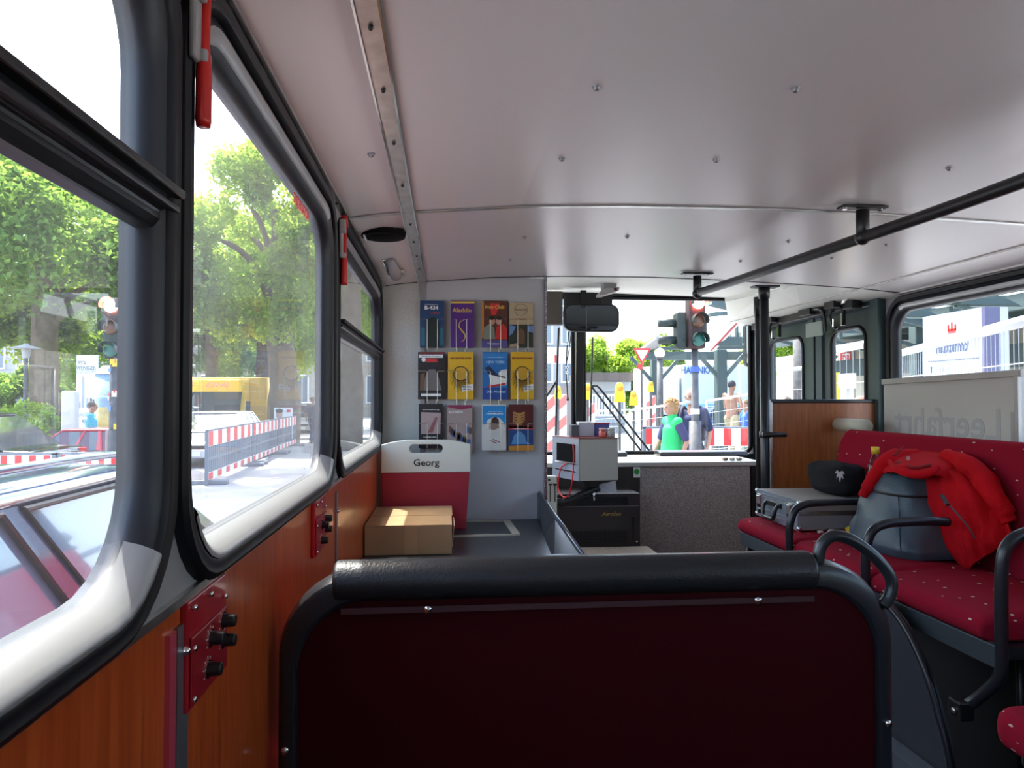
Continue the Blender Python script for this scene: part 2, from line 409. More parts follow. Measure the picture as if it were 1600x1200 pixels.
def window(i, rect, X, sgn, bar=False, gm=None, label=None, r=.12):
    "window in a wall of constant X; sgn=+1 when the room is on +X"
    e = sempty('window_%d' % i, label, (X, (rect[0]+rect[1])/2, rect[2]))
    s = sgn
    ringframe(MB(), 'x', rect, r, [(0, X), (.002, X+s*.010), (.008, X+s*.014), (.014, X+s*.012), (.017, X+s*.013), (.022, X+s*.012), (.026, X+s*.006), (.027, X-s*.010), (.0, X-s*.010)]).build('window_seal', M_rub, e, smooth=True, bevel=.001)
    side = (1.15, .85 if i == 3 else 1.35, 1, 1.65)
    sec = [(.018, X+s*.004), (.024, X+s*.008), (.032, X+s*.006), (.039, X-s*.002), (.0435, X-s*.012), (.0435, X-s*.030), (.018, X-s*.030)]
    ringframe(MB(), 'x', rect, r, sec, side).build('window_frame', M_frame, e, smooth=True)
    mm = axis_map('x')
    for nm, i0, i1 in (('sill_moulding', 18, 29), ('head_moulding', 5, 14)):  # lighter grey paints the sunlit sill and gleaming head onto the frame
        rings = []
        for ins, d in ([(.022, X+s*.0125), (.026, X+s*.0130), (.032, X+s*.008), (.039, X-s*.001), (.0445, X-s*.0135)] if i0 > 10 else [(.024, X+s*.0088), (.029, X+s*.0095), (.033, X+s*.0070), (.035, X+s*.003)]):
            P = rr(rect[0]+ins*side[0], rect[1]-ins*side[1], rect[2]+ins*side[2], rect[3]-ins*side[3], max(r-ins*.6, .005), 7)
            rings.append([mm(P[k], d) for k in range(i0, i1)])
        MB().loft(rings, False, False).build(nm, M_mold, e, smooth=True)
    m = axis_map('x'); p = rr(rect[0]+.043*side[0], rect[1]-.043*side[1], rect[2]+.043*side[2], rect[3]-.043*side[3], r-.026)
    MB().face([m(q, X-s*.016) for q in p]).build('window_pane', gm or M_win, e)
    if bar:
        b = MB(); yb, ye = rect[0]+.03, rect[1]-.03
        b.prism([(X-s*.018, E+.154), (X-s*.002, E+.156), (X+s*.004, E+.164), (X+s*.004, E+.172), (X+s*.010, E+.174), (X+s*.010, E+.196), (X-s*.018, E+.205)], 'y', yb, ye)
        b = b.build('transom', M_dark, e, bevel=.003)
        MB().bar((X+s*.014, yb, E+.191), (X+s*.014, ye+.015, E+.191), .014, .008).build('slide_rail', M_black, b, bevel=.002)
        MB().bar((X+s*.012, yb, E+.177), (X+s*.012, ye+.015, E+.177), .008, .006).build('slide_rail', M_dark, b, bevel=.002)
    return e
for i, (a, b) in enumerate(LW):
    window(i+1, (a, b, WB, WT), XL, 1, bar=i in (0, 2, 4), gm={2: M_windf, 3: M_wind, 4: M_windf}.get(i, M_win), label=LABW[i] or None)
st_w = bpy.data.objects['window_4']; mst = mat('faded_red_sticker', (.75, .10, .08), .5)
a_, b_ = AX(456, 309, XL-.0175), AX(481, 345, XL-.0175)
text('NOTAUSSTIEG', .028, mst, ((XL-.0150), (a_.y+b_.y)/2, (a_.z+b_.z)/2+.004), 'right', st_w, mirror=True, width=abs(b_.y-a_.y)*.95, bold=.02)
# small catches on the far sliding window, beaded bolt strip at the partition
wp = struct(MB().box((XL+.002, .722, .0), (XL+.006, .752, WB-.02)).build('trim_10', M_trimg), 'metal joint strip on the wood panelling near the camera')
MB().box((XL+.002, .700, .0), (XL+.007, .716, WB-.02)).build('red_edge', mat('pink_red_edge', (.5, .06, .09), .35, coat=.3), wp)
screws(wp, [(XL+.007, .737, z) for z in (.30, .62, .97)], .005, M_chr, (1, 0, 0))
MB().box((XL+.004, .722, .63), (XL+.0075, .752, .70)).build('red_tag', M_redp, wp)
wp = struct(MB().box((XL+.002, 1.735, .0), (XL+.006, 1.757, WB-.02)).build('trim_11', M_trimg), 'metal joint strip on the wood panelling by the luggage tray')
screws(wp, [(XL+.007, 1.746, z) for z in (.8, .95)], .004, M_chr, (1, 0, 0))
# partition ---------------------------------------------------------------
PX1 = .417
wpn = MB(); wpn.box((-.07, YP, 0), (PX1, YP+.025, E+.512)); wpn = struct(wpn.build('wall_partition', M_part), 'pale grey partition wall behind the driver')
MB().box((XL, YP-.004, 0), (-.105, YP+.02, E+.49)).build('glossy_sheet', M_part2, wpn)
MB().box((-.105, YP-.010, 0), (-.085, YP, E+.485)).build('joint_strip', M_trimg, wpn)
MB().box((-.085, YP-.001, 0), (-.07, YP+.01, E+.49)).build('joint_filler', M_part, wpn)
te = MB(); te.box((PX1, YP-.006, 0), (PX1+.012, YP+.032, E+.518))
te = te.build('edge_profile', M_trimg, wpn)
tb = MB()
for k in range(150):
    tb.obox((PX1+.006, YP-.008, .35+k*.0092), (.009, .004, .005), Matrix.Rotation(.5, 3, 'Y'))
tb.build('bead_row', M_chr, te)
# rear wall
rw = struct(MB().box((XL-.08, YB-.05, -.06), (XR+.08, YB, E+.6)).build('wall_back', M_gwall))
struct(MB().box((XL-.085, YB, -.30), (XL-.076, YW+.05, E-.215)).box((XR+.076, YB, -.30), (XR+.085, 3.19, E-.215)).build('wall_outer_panels', mat('bus_red_paint', (.45, .01, .015), .2, coat=.8)))
# right wall ------------------------------------------------------------------
RW = [(-2.5, -1.3), (-1.28, -.1), (-.08, .92), (.94, 1.92), (1.94, 3.10)]
segs = [(-2.7, -1.29), (-1.29, -.09), (-.09, .93), (.93, 1.93), (1.93, 3.20)]
wr = MB()
for (a, b), (p, q) in zip(RW, segs):
    holed(wr, 'x', (p, q, WB-.02, E+.50), (a+.012, b-.012, WB+.012, WT-.012), .115, XR, XR+.029)
struct(wr.build('wall_right', M_gwall, org=(XR, 0, 0)))
struct(MB().box((XR-.002, YB, -.06), (XR+.075, 3.2, WB-.015)).build('wall_right_lower', M_wood2, org=(XR, 0, 0)))
for i, (a, b) in enumerate(RW):
    window(i+7, (a, b, WB, WT), XR, -1, label='large right side window behind the white board' if i == 4 else None)
# transverse wooden screen between bench and door -----------------------------
sw = struct(MB().box((1.492, 3.145, .0), (XR, 3.170, E-.018)).build('wall_screen', M_wood2), 'brown wooden screen between the bench and the door')
MB().box((1.484, 3.138, E-.020), (XR, 3.177, E-.002)).build('screen_cap', M_black, sw, bevel=.004)
MB().box((1.480, 3.138, 0), (1.496, 3.177, E-.004)).build('screen_edge', M_alu, sw, bevel=.003)
# door surround + folding door ------------------------------------------------
dd = MB(); DZ0, DZ1 = -.30, E+.405
DX = 2.00
dfr = MB(); dfr.box((DX-.01, 3.11, -.3), (DX+.09, 3.17, E+.47)); dfr.box((DX, 4.36, -.3), (DX+.09, 4.46, E+.45))
dfr.box((DX, 3.17, E+.445), (DX+.09, 4.46, E+.52))
dfr = dfr.build('door_1', mat('dark_green_grey_paint', (.045, .075, .075), .35, coat=.2), org=(DX, 3.2, 0)); struct(dfr, 'dark grey green folding entrance door of the bus')
M_door = MATS['dark_green_grey_paint']
def leaf(y0, y1, x0):
    mb = MB(); holed(mb, 'x', (y0, y1, DZ0, E+.442), (y0+.065, y1-.065, E-.30, E+.357), .07, x0, x0+.03)
    f = mb.build('door_leaf', M_door, dfr, bevel=.004)
    ringframe(MB(), 'x', (y0+.060, y1-.060, E-.305, E+.362), .075, [(0, x0-.001), (.003, x0-.009), (.014, x0-.009), (.018, x0), (.018, x0+.012), (0, x0+.012)]).build('leaf_seal', M_rub, f, smooth=True)
    m = axis_map('x')
    MB().face([m(q, x0+.015) for q in rr(y0+.07, y1-.07, E-.30, E+.352, .065)]).build('leaf_pane', M_win, f)
    return f
for y0, y1 in ((3.176, 3.622), (3.775, 4.335)): leaf(y0, y1, DX+.015)
MB().box((DX+.002, 3.628, DZ0), (DX+.04, 3.690, E+.442)).build('hinge_post', mat('blue_grey_hinge', (.07, .10, .12), .3, coat=.3), dfr, bevel=.003)
MB().box((DX-.004, 3.700, DZ0), (DX+.04, 3.768, E+.442)).build('hinge_post', M_door, dfr, bevel=.003)
# door gear along the header
GS = .058
gear = thing('door_gear', 'black door mechanism rail with hooks above the entrance door', 'door mechanism', (1.95, 3.75, E+.40+GS))
MB().box((1.93, 3.22, E+.375+GS), (1.985, 4.34, E+.425+GS)).build('rail', M_black, gear, bevel=.004)
MB().bar(V(1.91, 3.2, .435+GS), V(1.91, 4.3, .435+GS), .012, .02).build('pipe', M_dark, gear)
for y in (3.35, 4.02):
    mb = MB(); mb.box((1.89, y-.04, E+.39+GS), (1.95, y+.05, E+.425+GS)); mb.box((1.93, y-.055, E+.30+GS), (1.945, y-.035, E+.40+GS))
    mb.tube([V(1.93, y+.03, .40+GS), V(1.92, y+.045, .36+GS), V(1.925, y+.03, .31+GS), V(1.94, y+.015, .29+GS)], .007, smooth=4)
    a = mb.build('door_arm', M_black, gear, bevel=.002)
    MB().box((1.924, y-.056, E+.30+GS), (1.929, y-.040, E+.36+GS)).build('bolt_plate', M_chr, a); MB().cyl(V(1.925, y+.02, .30+GS), V(1.925, y+.02, .34+GS), .006).build('pin', M_chr, a)
for y in (3.62,):
    mb = MB(); mb.box((1.90, y-.06, E+.385+GS), (1.96, y+.06, E+.418+GS)); mb.tube([V(1.92, y-.05, .41+GS), V(1.915, y-.13, .405+GS), V(1.925, y-.155, .38+GS), V(1.935, y-.16, .28+GS)], .009, smooth=4); mb.build('door_arm', M_black, gear, bevel=.002)
MB().box((1.932, 3.50, E+.27+GS), (1.94, 3.66, E+.345+GS)).build('notice_plate', mat('greenish_notice', (.30, .36, .33), .5), gear)
MB().cyl(V(1.93, 3.22, .425+GS), V(1.93, 3.36, .41+GS), .014).build('cylinder', M_alu, gear, smooth=True)
hm = thing('door_release', 'small red emergency lever above the entrance door', 'lever', V(1.88, 3.95, .425+GS))
MB().bar(V(1.875, 4.02, .432+GS), V(1.875, 3.86, .438+GS), .018, .012).build('lever', M_red, hm, bevel=.003)
MB().box(V(1.865, 3.99, .43+GS), V(1.89, 4.04, .458+GS)).build('mount', M_red, hm, bevel=.003)
# windscreen -------------------------------------------------------------------
WX0, WXC, WX1 = -.22, .835, 1.965
wfz0, wfz1 = E-.352, E+.650
fs = MB()
fs.box((XL-.08, YW, -.3), (2.12, YW+.07, wfz0)); fs.box((XL-.08, YW, wfz1), (2.12, YW+.09, E+.9))
fs.box((XL-.08, YW, wfz0), (WX0, YW+.07, wfz1)); fs.box((WX1, YW, wfz0), (2.12, YW+.07, wfz1))
struct(fs.build('wall_front', M_black))
ws = sempty('window_12', 'two part windscreen with a black centre post', (.88, YW, wfz0))
MB().bar((.832, YW+.03, wfz0), (.850, YW+.03, wfz1), .070, .05).build('centre_post', M_black, ws, bevel=.006)
for a, b in ((WX0, .81), (.86, WX1)):
    ringframe(MB(), 'y', (a, b, wfz0, wfz1), .05, [(0, YW+.01), (.018, YW+.005), (.024, YW+.02), (0, YW+.03)]).build('windscreen_seal', M_rub, ws, smooth=True)
    MB().face([Vector((p[0], YW+.022, p[1])) for p in rr(a+.005, b-.005, wfz0+.005, wfz1-.005, .05)]).build('windscreen_pane', M_win, ws)
# steel panel and dashboard at the front
dp = MB(); dp.box((1.078, 3.88, -.0), (1.713, 3.90, E-.375)); dp = struct(dp.build('wall_dashboard', M_brnz), 'speckled metallic front panel below the windscreen')
MB().box((XL, 3.865, E-.378), (1.78, YW, E-.352)).build('dashboard_shelf', M_shelf, dp, bevel=.004)
MB().box((.50, 3.872, 0), (1.076, 3.90, E-.378)).build('dark_side_panel', mat('dark_brown_panel', (.035, .031, .030), .4, .2), dp, bevel=.002)
MB().box((1.718, 3.87, 0), (1.76, 3.95, E-.38)).build('end_post', M_black, dp)
st = MB().box(AY(990, 727, 3.868), AY(1000, 746, 3.871)); st = st.build('door_sticker', M_white, dp)
mb = MB(); c = AY(995, 737, 3.866); mb.cyl(c, c+Vector((0, .002, 0)), .016, seg=20); mb.build('green_disc', mat('green_print', (.03, .35, .05), .5), st)

# ================================================================== INTERIOR THINGS
# emergency hammers on the left pillars
def hammer(y, z, label, s=1., w=1.):
    t = lthing('emergency_hammer', label, 'emergency hammer', (XL+.012, y, z), 0, 'red emergency hammers on the window pillars')
    MB().box((0, -.016*w, -.10*s), (.012*w, .016*w, .10*s)).box((0, -.020*w, .04*s), (.022*w, .004*w, .12*s)).box((0, .0, -.10*s), (.022*w, .026*w, -.065*s)).build('holder', M_grey, t, bevel=.003)
    MB().tube([(.014*w, .010*w, -.25*s), (.014*w, .010*w, -.235*s), (.014*w, .011*w, -.12*s), (.014*w, .012*w, -.05*s), (.014*w, .016*w, .12*s)], [.0105*w, .012*w, .012*w, .008*w, .009*w], 12).build('handle', M_red, t, smooth=True)
    MB().cyl((.016*w, -.002*w, .135*s), (.016*w, .042*w, .10*s), .012*w, .009*w).cyl((.016*w, .042*w, .10*s), (.016*w, .050*w, .093*s), .005*w, .002*w).build('head', M_red, t, smooth=True)
    return t
hammer(.728, E+.378, 'red emergency hammer in grey holder on the nearest black pillar', .42, .66)
hammer(1.725, E+.378, 'small red emergency hammer on the pillar beside the round ceiling vent', .42, .66)
# red control boxes with rotary knobs
def control_box(y, label):
    z = E-.257; t = lthing('control_box', label, 'control box', (XL+.002, y, z), 0, 'red control boxes on the wood panelling')
    MB().box((0, -.062, -.056), (.008, .062, .054)).build('back_plate', M_redp, t, bevel=.002)
    MB().box((.008, -.058, -.052), (.011, .058, .018)).build('front_plate', mat('red_front_plate', (.36, .012, .02), .42, .3), t, bevel=.002)
    for (dy, dz) in ((-.004, .0), (.038, .006), (.038, -.016), (-.012, -.030)):
        k = MB().cyl((.011, dy, dz), (.026, dy, dz), .0078, .0068, 20).build('knob', M_black, t, smooth=True, bevel=.0015)
        MB().cyl((.0105, dy, dz), (.0125, dy, dz), .0098, seg=20).build('collar', M_chr, k)
        mk = MB()
        for a in range(-3, 4):
            an = a*.7; mk.obox((.0113, dy+.0125*math.sin(an), dz+.0125*math.cos(an)), (.0004, .0008, .0026), Matrix.Rotation(-an, 3, 'X'))
        mk.build('dial_marks', M_wprint, k)
    for q in ((-.050, .005), (.050, .030), (-.050, -.046), (-.050, .046), (.0, .046)):
        MB().cyl((.008, *q), (.0125, *q), .003, seg=12).build('screw', M_chr, t, smooth=True)
    return t
control_box(.800, 'red control box with four black knobs, nearest the camera')
control_box(1.490, 'red control box with four black knobs, farther along the wood panelling')
# ceiling vent and little lamp
p = AZ(599, 365, E+.478)
t = thing('ceiling_vent', 'round black air vent in the ceiling above the luggage tray', 'air vent', p)
MB().cyl(p-Vector((0, 0, .012)), p+Vector((0, 0, .004)), .062, .066, 36).build('vent_ring', mat('matt_black', (.006, .006, .007), .9, spec=.1), t, smooth=True, bevel=.002)
mb = MB(); mb.ell(p-Vector((-.006, 0, .010)), (.050, .052, .010), 28, 10); mb.build('vent_nozzle', mat('matt_black'), t, smooth=True)
MB().box(p+Vector((-.054, -.04, -.018)), p+Vector((-.047, .02, -.012))).build('vent_slider', M_alu, t, bevel=.002)
p = AZ(616, 420, E+.480)
t = thing('ceiling_spotlight', 'small clear plastic spot lamp on the ceiling above the brochures', 'lamp', p)
MB().box(p+Vector((-.030, .02, -.010)), p+Vector((.034, .10, 0))).build('mount_plate', M_cream, t, bevel=.003)
MB().tube([p+Vector((.002, -.20, -.012)), p+Vector((.002, -.05, -.014)), p+Vector((.002, .06, -.014))], [.014, .019, .022], 16).build('lamp_tube', M_grey, t, smooth=True)
MB().tube([p+Vector((-.024, -.20, -.008)), p+Vector((-.026, .05, -.010))], .005).build('clip', M_chr, t, smooth=True)
# ------------------------------------------------ handrail on the ceiling
t = thing('ceiling_handrail', 'black handrail hung below the ceiling by flanged brackets', 'handrail', V(1.10, 1.9, .43))
MB().tube([V(1.175, -1.2, .432), V(1.155, .2, .432), V(1.140, 1.30, .432), V(1.112, 1.80, .432), V(1.06, 2.55, .434), V(1.030, 2.83, .436)], .0155, 14, smooth=5).build('rail', M_black, t, smooth=True)
for (x, y) in ((1.030, 2.83), (1.112, 1.80), (1.155, .2)):
    y2 = y
    b = MB().tube([V(x, y2, .425), V(x, y2, .505)], .017, 14).build('bracket', M_black, t, smooth=True)
    MB().ell(V(x, y2, .432), .0205, 14, 10).build('joint', M_black, b, smooth=True)
    MB().box(V(x-.065, y2-.018, ceil_v(x)-.010), V(x+.065, y2+.018, ceil_v(x)-.003)).build('flange', M_black, b, bevel=.006)
    for dx in (-.05, .05):
        MB().cyl(V(x+dx, y2, ceil_v(x)-.014), V(x+dx, y2, ceil_v(x)-.009), .006, seg=10).build('bolt', M_chr, b)
# ------------------------------------------------ pole beside the door
t = thing('grab_pole', 'black vertical pole beside the wooden screen and windscreen', 'pole', (1.436, 3.09, 0))
MB().cyl((1.436, 3.09, .02), (1.436, 3.09, E+.50), .0195, seg=20).build('tube', M_dark, t, smooth=True)
MB().cyl((1.436, 3.09, E+.455), (1.436, 3.09, E+.508), .025, seg=20).build('top_collar', M_black, t, smooth=True)
MB().box((1.381, 3.06, E+.503), (1.50, 3.12, E+.512)).build('flange', M_black, t, bevel=.006)
MB().cyl((1.436, 3.09, 0), (1.436, 3.09, .03), .045, seg=20).build('foot_flange', M_black, t)
c = MB().cyl((1.436, 3.09, E-.175), (1.436, 3.09, E-.148), .025, seg=20).build('clamp', M_black, t, smooth=True)
MB().tube([(1.41, 3.06, E-.16), (1.45, 3.055, E-.16), (1.515, 3.05, E-.161)], [.011, .012, .010]).build('lever', M_black, c, smooth=True)
t = thing('door_grab_rail', 'slim chrome edged black rail between windscreen and pole', 'grab rail', (1.50, 3.45, 0))
MB().tube([(1.590, 3.50, .02), (1.590, 3.50, E+.0), (1.590, 3.50, E+.44)], .013).build('tube', M_dark, t, smooth=True)
MB().cyl((1.618, 3.50, .02), (1.618, 3.50, E+.38), .004, seg=8).build('rod', M_chr, t, smooth=True)
MB().cyl((1.590, 3.50, E+.43), (1.590, 3.50, E+.52), .018).build('mount', M_black, t, smooth=True)
MB().cyl((1.590, 3.50, 0), (1.590, 3.50, .02), .03).build('foot_flange', M_black, t)

# ------------------------------------------------ FOREGROUND SEAT (its back towards us)
SY = 1.10
t = thing('double_seat', 'dark red bus seat seen from behind with black roll cushion on top', 'seat', (.235, SY, 0))
x0, x1 = -.250, .722; zt = E-.262; zb = .38
fm = MB(); rings = []
rct = (x0, x1, zb, zt)
m = axis_map('y')
for ins, d in ((0, SY+.012), (.004, SY-.004), (.012, SY-.010), (.026, SY-.010), (.030, SY-.004), (.030, SY+.035), (.0, SY+.035)):
    rings.append([m(q, d) for q in rr(x0+ins, x1-ins, zb+ins, zt-ins*1.4, .125-ins*.6, 10)])
fm.loft(rings, True, False, True).build('back_frame', M_dark, t, smooth=True, bevel=.001)
bp = MB(); bp.prism(rr(x0+.02, x1-.02, zb+.02, zt-.03, .11, 10), 'y', SY-.001, SY+.02); bp.build('back_panel', M_redd, t)
MB().prism(rr(x0+.03, x1-.03, zb+.03, zt-.035, .11, 10), 'y', SY+.02, SY+.085).build('backrest_cushion', M_fab, t, bevel=.02, smooth=True)
rol = []
for k in range(28):
    a = 2*math.pi*k/28; rol.append((SY+.012+.034*math.cos(a), E-.278+.031*math.sin(a)))
rr_ = MB().prism(rol, 'x', -.168, .592).build('head_roll', mat('black_vinyl', (.013, .014, .016), .40, spec=.4, coat=.08, bump=(260, .15)), t, smooth=True, bevel=.008, seg=3)
for xx in (-.026, .492):
    MB().cyl((xx, SY-.014, E-.3185), (xx, SY-.008, E-.3185), .006, seg=14).build('screw', M_chr, t, smooth=True)
for xx in (x0+.015, x1-.015):
    MB().cyl((xx, SY-.014, E-.520), (xx, SY-.008, E-.520), .0055, seg=14).build('screw', M_chr, t, smooth=True)
MB().box((-.155, SY-.0125, E-.3225), (.585, SY-.0105, E-.3135)).build('lit_frame_lip', mat('lit_lip_red', (.09, .045, .05), .35, .6), t)  # thin strip on the frame lip, its reddish lit sheen painted in
h = MB().tube([V(.605, SY+.01, -.285), V(.604, SY+.01, -.262), V(.610, SY+.01, -.238), V(.628, SY+.008, -.2235), V(.655, SY+.006, -.228), V(.688, SY+.003, -.250), V(.714, SY, -.278), V(.722, SY-.002, -.300), V(.716, SY-.003, -.322), V(.705, SY-.003, -.335)], .0095, 14, smooth=6).build('grab_handle', M_dark, t, smooth=True)
MB().cyl(V(.590, SY+.01, -.278), V(.612, SY+.01, -.278), .012, .010, 14).build('handle_socket', M_chr, h, smooth=True)
MB().prism(rr(x0+.02, x1-.02, SY+.02, SY+.50, .06), 'z', .40, .50).build('seat_cushion', M_fab, t, bevel=.03, smooth=True)
MB().box((x0+.03, SY+.02, .36), (x1-.03, SY+.46, .40)).build('seat_base', M_dark, t, bevel=.01)
for xx in (x0+.08, x1-.10):
    MB().cyl((xx, SY+.24, .012), (xx, SY+.24, .37), .022).build('leg', M_dark, t, smooth=True)
    MB().box((xx-.05, SY+.14, 0), (xx+.05, SY+.34, .012)).build('foot_plate', M_dark, t, bevel=.003)

# ------------------------------------------------ LUGGAGE TRAY with its rims
TZ = E-.505
t = thing('luggage_tray', 'dark grey rimmed luggage tray in front of the brochure wall', 'tray', (.07, 2.6, 0))
MB().box((XL+.004, 2.215, TZ-.03), (.40, YP-.012, TZ)).build('tray_floor', M_tray, t)
MB().box((XL+.004, 2.26, 0), (.34, YP-.012, TZ-.03)).build('cabinet_body', M_dark, t, bevel=.004)
mb = MB(); mb.prism([(2.188, TZ-.028), (2.215, TZ-.032), (2.232, TZ-.02), (2.232, TZ+.008), (2.222, TZ+.018), (2.200, TZ+.018), (2.188, TZ+.006)], 'x', XL+.004, .437)
mb.build('front_rim', M_dark, t, bevel=.004, smooth=True)
sd = MB()
def srow(y, k):
    lo = .335+.050*k; hi = .430-.035*k; z1 = TZ+.014+.094*k
    return [Vector((lo, y, TZ-.028)), Vector((lo, y, TZ)), Vector((hi-.010, y, z1)), Vector((hi-.004, y, z1+.005)), Vector((hi+.006, y, z1+.003)), Vector((hi+.010, y, z1-.006)), Vector((lo+.022, y, TZ-.028))]
sd.loft([srow(2.20, 0), srow(2.6, .5), srow(YP-.012, 1)]).build('side_rim', M_dark, t, bevel=.003)
MB().tube([Vector((.430, 2.20, TZ+.017)), Vector((.4125, 2.6, TZ+.064)), Vector((.396, YP-.014, TZ+.111))], .0065, 10).build('rim_bead', mat('satin_grey_bead', (.16, .17, .19), .22, .6), t, smooth=True)
hf = MB()
for a, b in (((.02, 2.62), (.258, 2.62)), ((.055, 2.93), (.252, 2.93)), ):
    hf.bar((a[0], a[1], TZ+.003), (b[0], b[1], TZ+.003), .012, .006)
hf.bar((.262, 2.62, TZ+.003), (.252, 2.93, TZ+.003), .028, .006)
hf.build('hatch_trim', M_beige, t)
# red lit edge on the rim near the wall is the sun alone
# ------------------------------------------------ cream / red name-board case
p0 = Vector((-.095, 2.79, TZ))
t = thing('plastic_case', 'cream and dark red plastic case with hand slot, name printed in black', 'case', p0)
def slab(outl, hole, y0, y1, m, nm, bev=.004):
    mb = MB(); ins = axis_map('y')
    if hole:
        n = len(outl); a = [ins(p, y0) for p in outl]; b = [ins(p, y0) for p in hole]; c = [ins(p, y1) for p in hole]; d = [ins(p, y1) for p in outl]
        mb.loft([a, b, c, d], True, False, True)
    else: mb.prism(outl, 'y', y0, y1)
    return mb.build(nm, m, t, bevel=bev)
hw = .172; HT = .345
hole = rr(-.137, -.009, TZ+.295, TZ+.329, .016, 7)
hole = [(x, z) for x, z in hole]
ox0, ox1 = -.245, .097
top = []
base = outer_of(hole, ox0, ox1, TZ+.221, TZ+HT, 7)
def crown(p):
    x, z = p
    if z > TZ+.30:
        cx = (ox0+ox1)/2; k = abs(x-cx)/((ox1-ox0)/2)
        z = TZ+HT - .018*max(0, (k-.45)/.55)**1.5
    return (x, z)
# denser outline so that the crown bends smoothly
def dens(h, o):
    H, O = [], []
    n = len(h)
    for i in range(n):
        for j in range(4):
            a = j/4; H.append((h[i][0]*(1-a)+h[(i+1) % n][0]*a, h[i][1]*(1-a)+h[(i+1) % n][1]*a)); O.append(crown((o[i][0]*(1-a)+o[(i+1) % n][0]*a, o[i][1]*(1-a)+o[(i+1) % n][1]*a)))
    return H, O
H, O = dens(hole, base)
slab(O, H, 2.765, 2.815, M_cream, 'case_lid', .003)
MB().prism([(ox0+.004, TZ), (ox1-.016, TZ), (ox1-.003, TZ+.221), (ox0+.002, TZ+.221)], 'y', 2.767, 2.813).build('case_body', mat('dark_red_plastic', (.33, .014, .03), .5, bump=(200, .08)), t, bevel=.004)
text('Georg', .036, M_print, (-.073, 2.7642, TZ+.258), 'back', t, width=.098, bold=.012)
# ------------------------------------------------ cardboard box
t = thing('cardboard_box', 'brown cardboard box lying on the dark tray beside the wood wall', 'box', (-.11, 2.5, TZ+.001))
bx0, bx1, by0, by1, bh = -.258, .022, 2.325, 2.735, .095
MB().box((bx0, by0, TZ+.001), (bx1, by1, TZ+bh-.002)).build('carton', M_card, t, bevel=.002)
MB().box((bx0, by0, TZ+bh-.0015), (bx1, by0+.19, TZ+bh+.0015)).build('flap', M_card, t)
MB().box((bx0, by0+.194, TZ+bh-.0015), (bx1+.003, by1, TZ+bh+.0015)).build('flap', M_card, t)
MB().obox((bx1+.004, by0+.10, TZ+.055), (.002, .16, .07), Matrix.Rotation(.10, 3, 'Y')).build('torn_flap', mat('pale_torn_card', (.55, .45, .33), .8), t)
MB().box((-.13, by0-.0008, TZ+.002), (-.09, by0, TZ+bh)).build('tape', M_tape, t)

# ------------------------------------------------ BROCHURES
YBR = YP-.030
cols = (674.5, 720, 773, 815.5)
def PB(u, v, y=YBR): return AY(u, v, y)
def poly(parent, pts, m, y, nm='cover_picture', th=.0006):
    return MB().prism([(AY(u, v, YBR).x, AY(u, v, YBR).z) for u, v in pts], 'y', y-th, y).build(nm, m, parent)
def pm(nm, c): return mat('print_'+nm, c, .35)
def brochure(x0, x1, y0, y1, m, label, d=0.):
    a = AY(x0, y1, YBR); b = AY(x1, y0, YBR)
    t = thing('brochure', label, 'brochure', (a.x+(b.x-a.x)/2, YBR+d+.005, a.z), 0, 'brochures in the wire racks')
    MB().box((a.x, YBR+d, a.z), (b.x, YBR+d+.010, b.z)).build('cover', m, t, bevel=.0008)
    t['y'] = YBR+d-.0002
    return t
def ink(t, s, u, v, wpx, m, size=None, bold=.01, rot=None):
    p = AY(u, v, YBR); return text(s, size or .02, m, (p.x, t['y']-.0006, p.z), 'back', t, width=wpx*YBR/FPX, bold=bold, rot=rot)
W_, GO, BK = M_wprint, pm('gold', (.65, .42, .08)), M_print
b = brochure(656, 694, 470, 543, pm('night_blue', (.012, .05, .14)), 'dark blue brochure with white number, top left of the racks')
poly(b, [(667, 543), (666, 505), (672, 496), (680, 496), (686, 505), (686, 543)], pm('dark_submarine', (.01, .02, .02)), b['y'])
poly(b, [(658, 512), (664, 512), (664, 540), (658, 540)], pm('teal', (.02, .14, .20)), b['y']); poly(b, [(688, 512), (693, 512), (693, 540), (688, 540)], pm('teal', (.02, .14, .20)), b['y'])
ink(b, 'B-434', 674, 481, 21, W_, .022, .03); ink(b, 'U-Boot', 680, 489, 14, pm('red', (.6, .03, .03)), .012); ink(b, 'museum', 674, 475.5, 20, W_, .006)
b = brochure(704, 741, 470, 543, pm('purple', (.09, .02, .20)), 'purple brochure with gold lettering and yellow top edge')
poly(b, [(704, 474), (741, 474), (741, 471), (704, 471)], pm('yellow', (.75, .55, .06)), b['y'])
ink(b, 'Aladdin', 722, 485, 30, GO, .026, .015)
mb = MB(); mb.tube([(AY(u, v, YBR).x, b['y']-.0012, AY(u, v, YBR).z) for u, v in ((727, 499), (719, 503), (717, 510), (722, 517), (727, 524), (725, 531), (721, 534))], [.001, .002, .0025, .003, .0025, .0015, .001], 6, smooth=3); mb.build('cover_picture', GO, b)
b = brochure(753, 793, 470, 543, pm('brown', (.10, .03, .015)), 'brown brochure picturing a couple in red, right of the purple brochure')
poly(b, [(753, 543), (753, 532), (793, 532), (793, 543)], pm('violet', (.10, .08, .28)), b['y'])
poly(b, [(753, 470), (756, 470), (756, 528), (753, 528)], pm('orange', (.55, .22, .03)), b['y'])
poly(b, [(765, 474), (781, 474), (775, 492), (768, 492)], pm('red', (.6, .03, .03)), b['y'])
poly(b, [(755, 530), (756, 512), (766, 505), (772, 512), (774, 530)], pm('grey_green', (.22, .24, .20)), b['y'])
poly(b, [(774, 530), (776, 510), (786, 506), (792, 513), (792, 530)], pm('red', (.6, .03, .03)), b['y'])
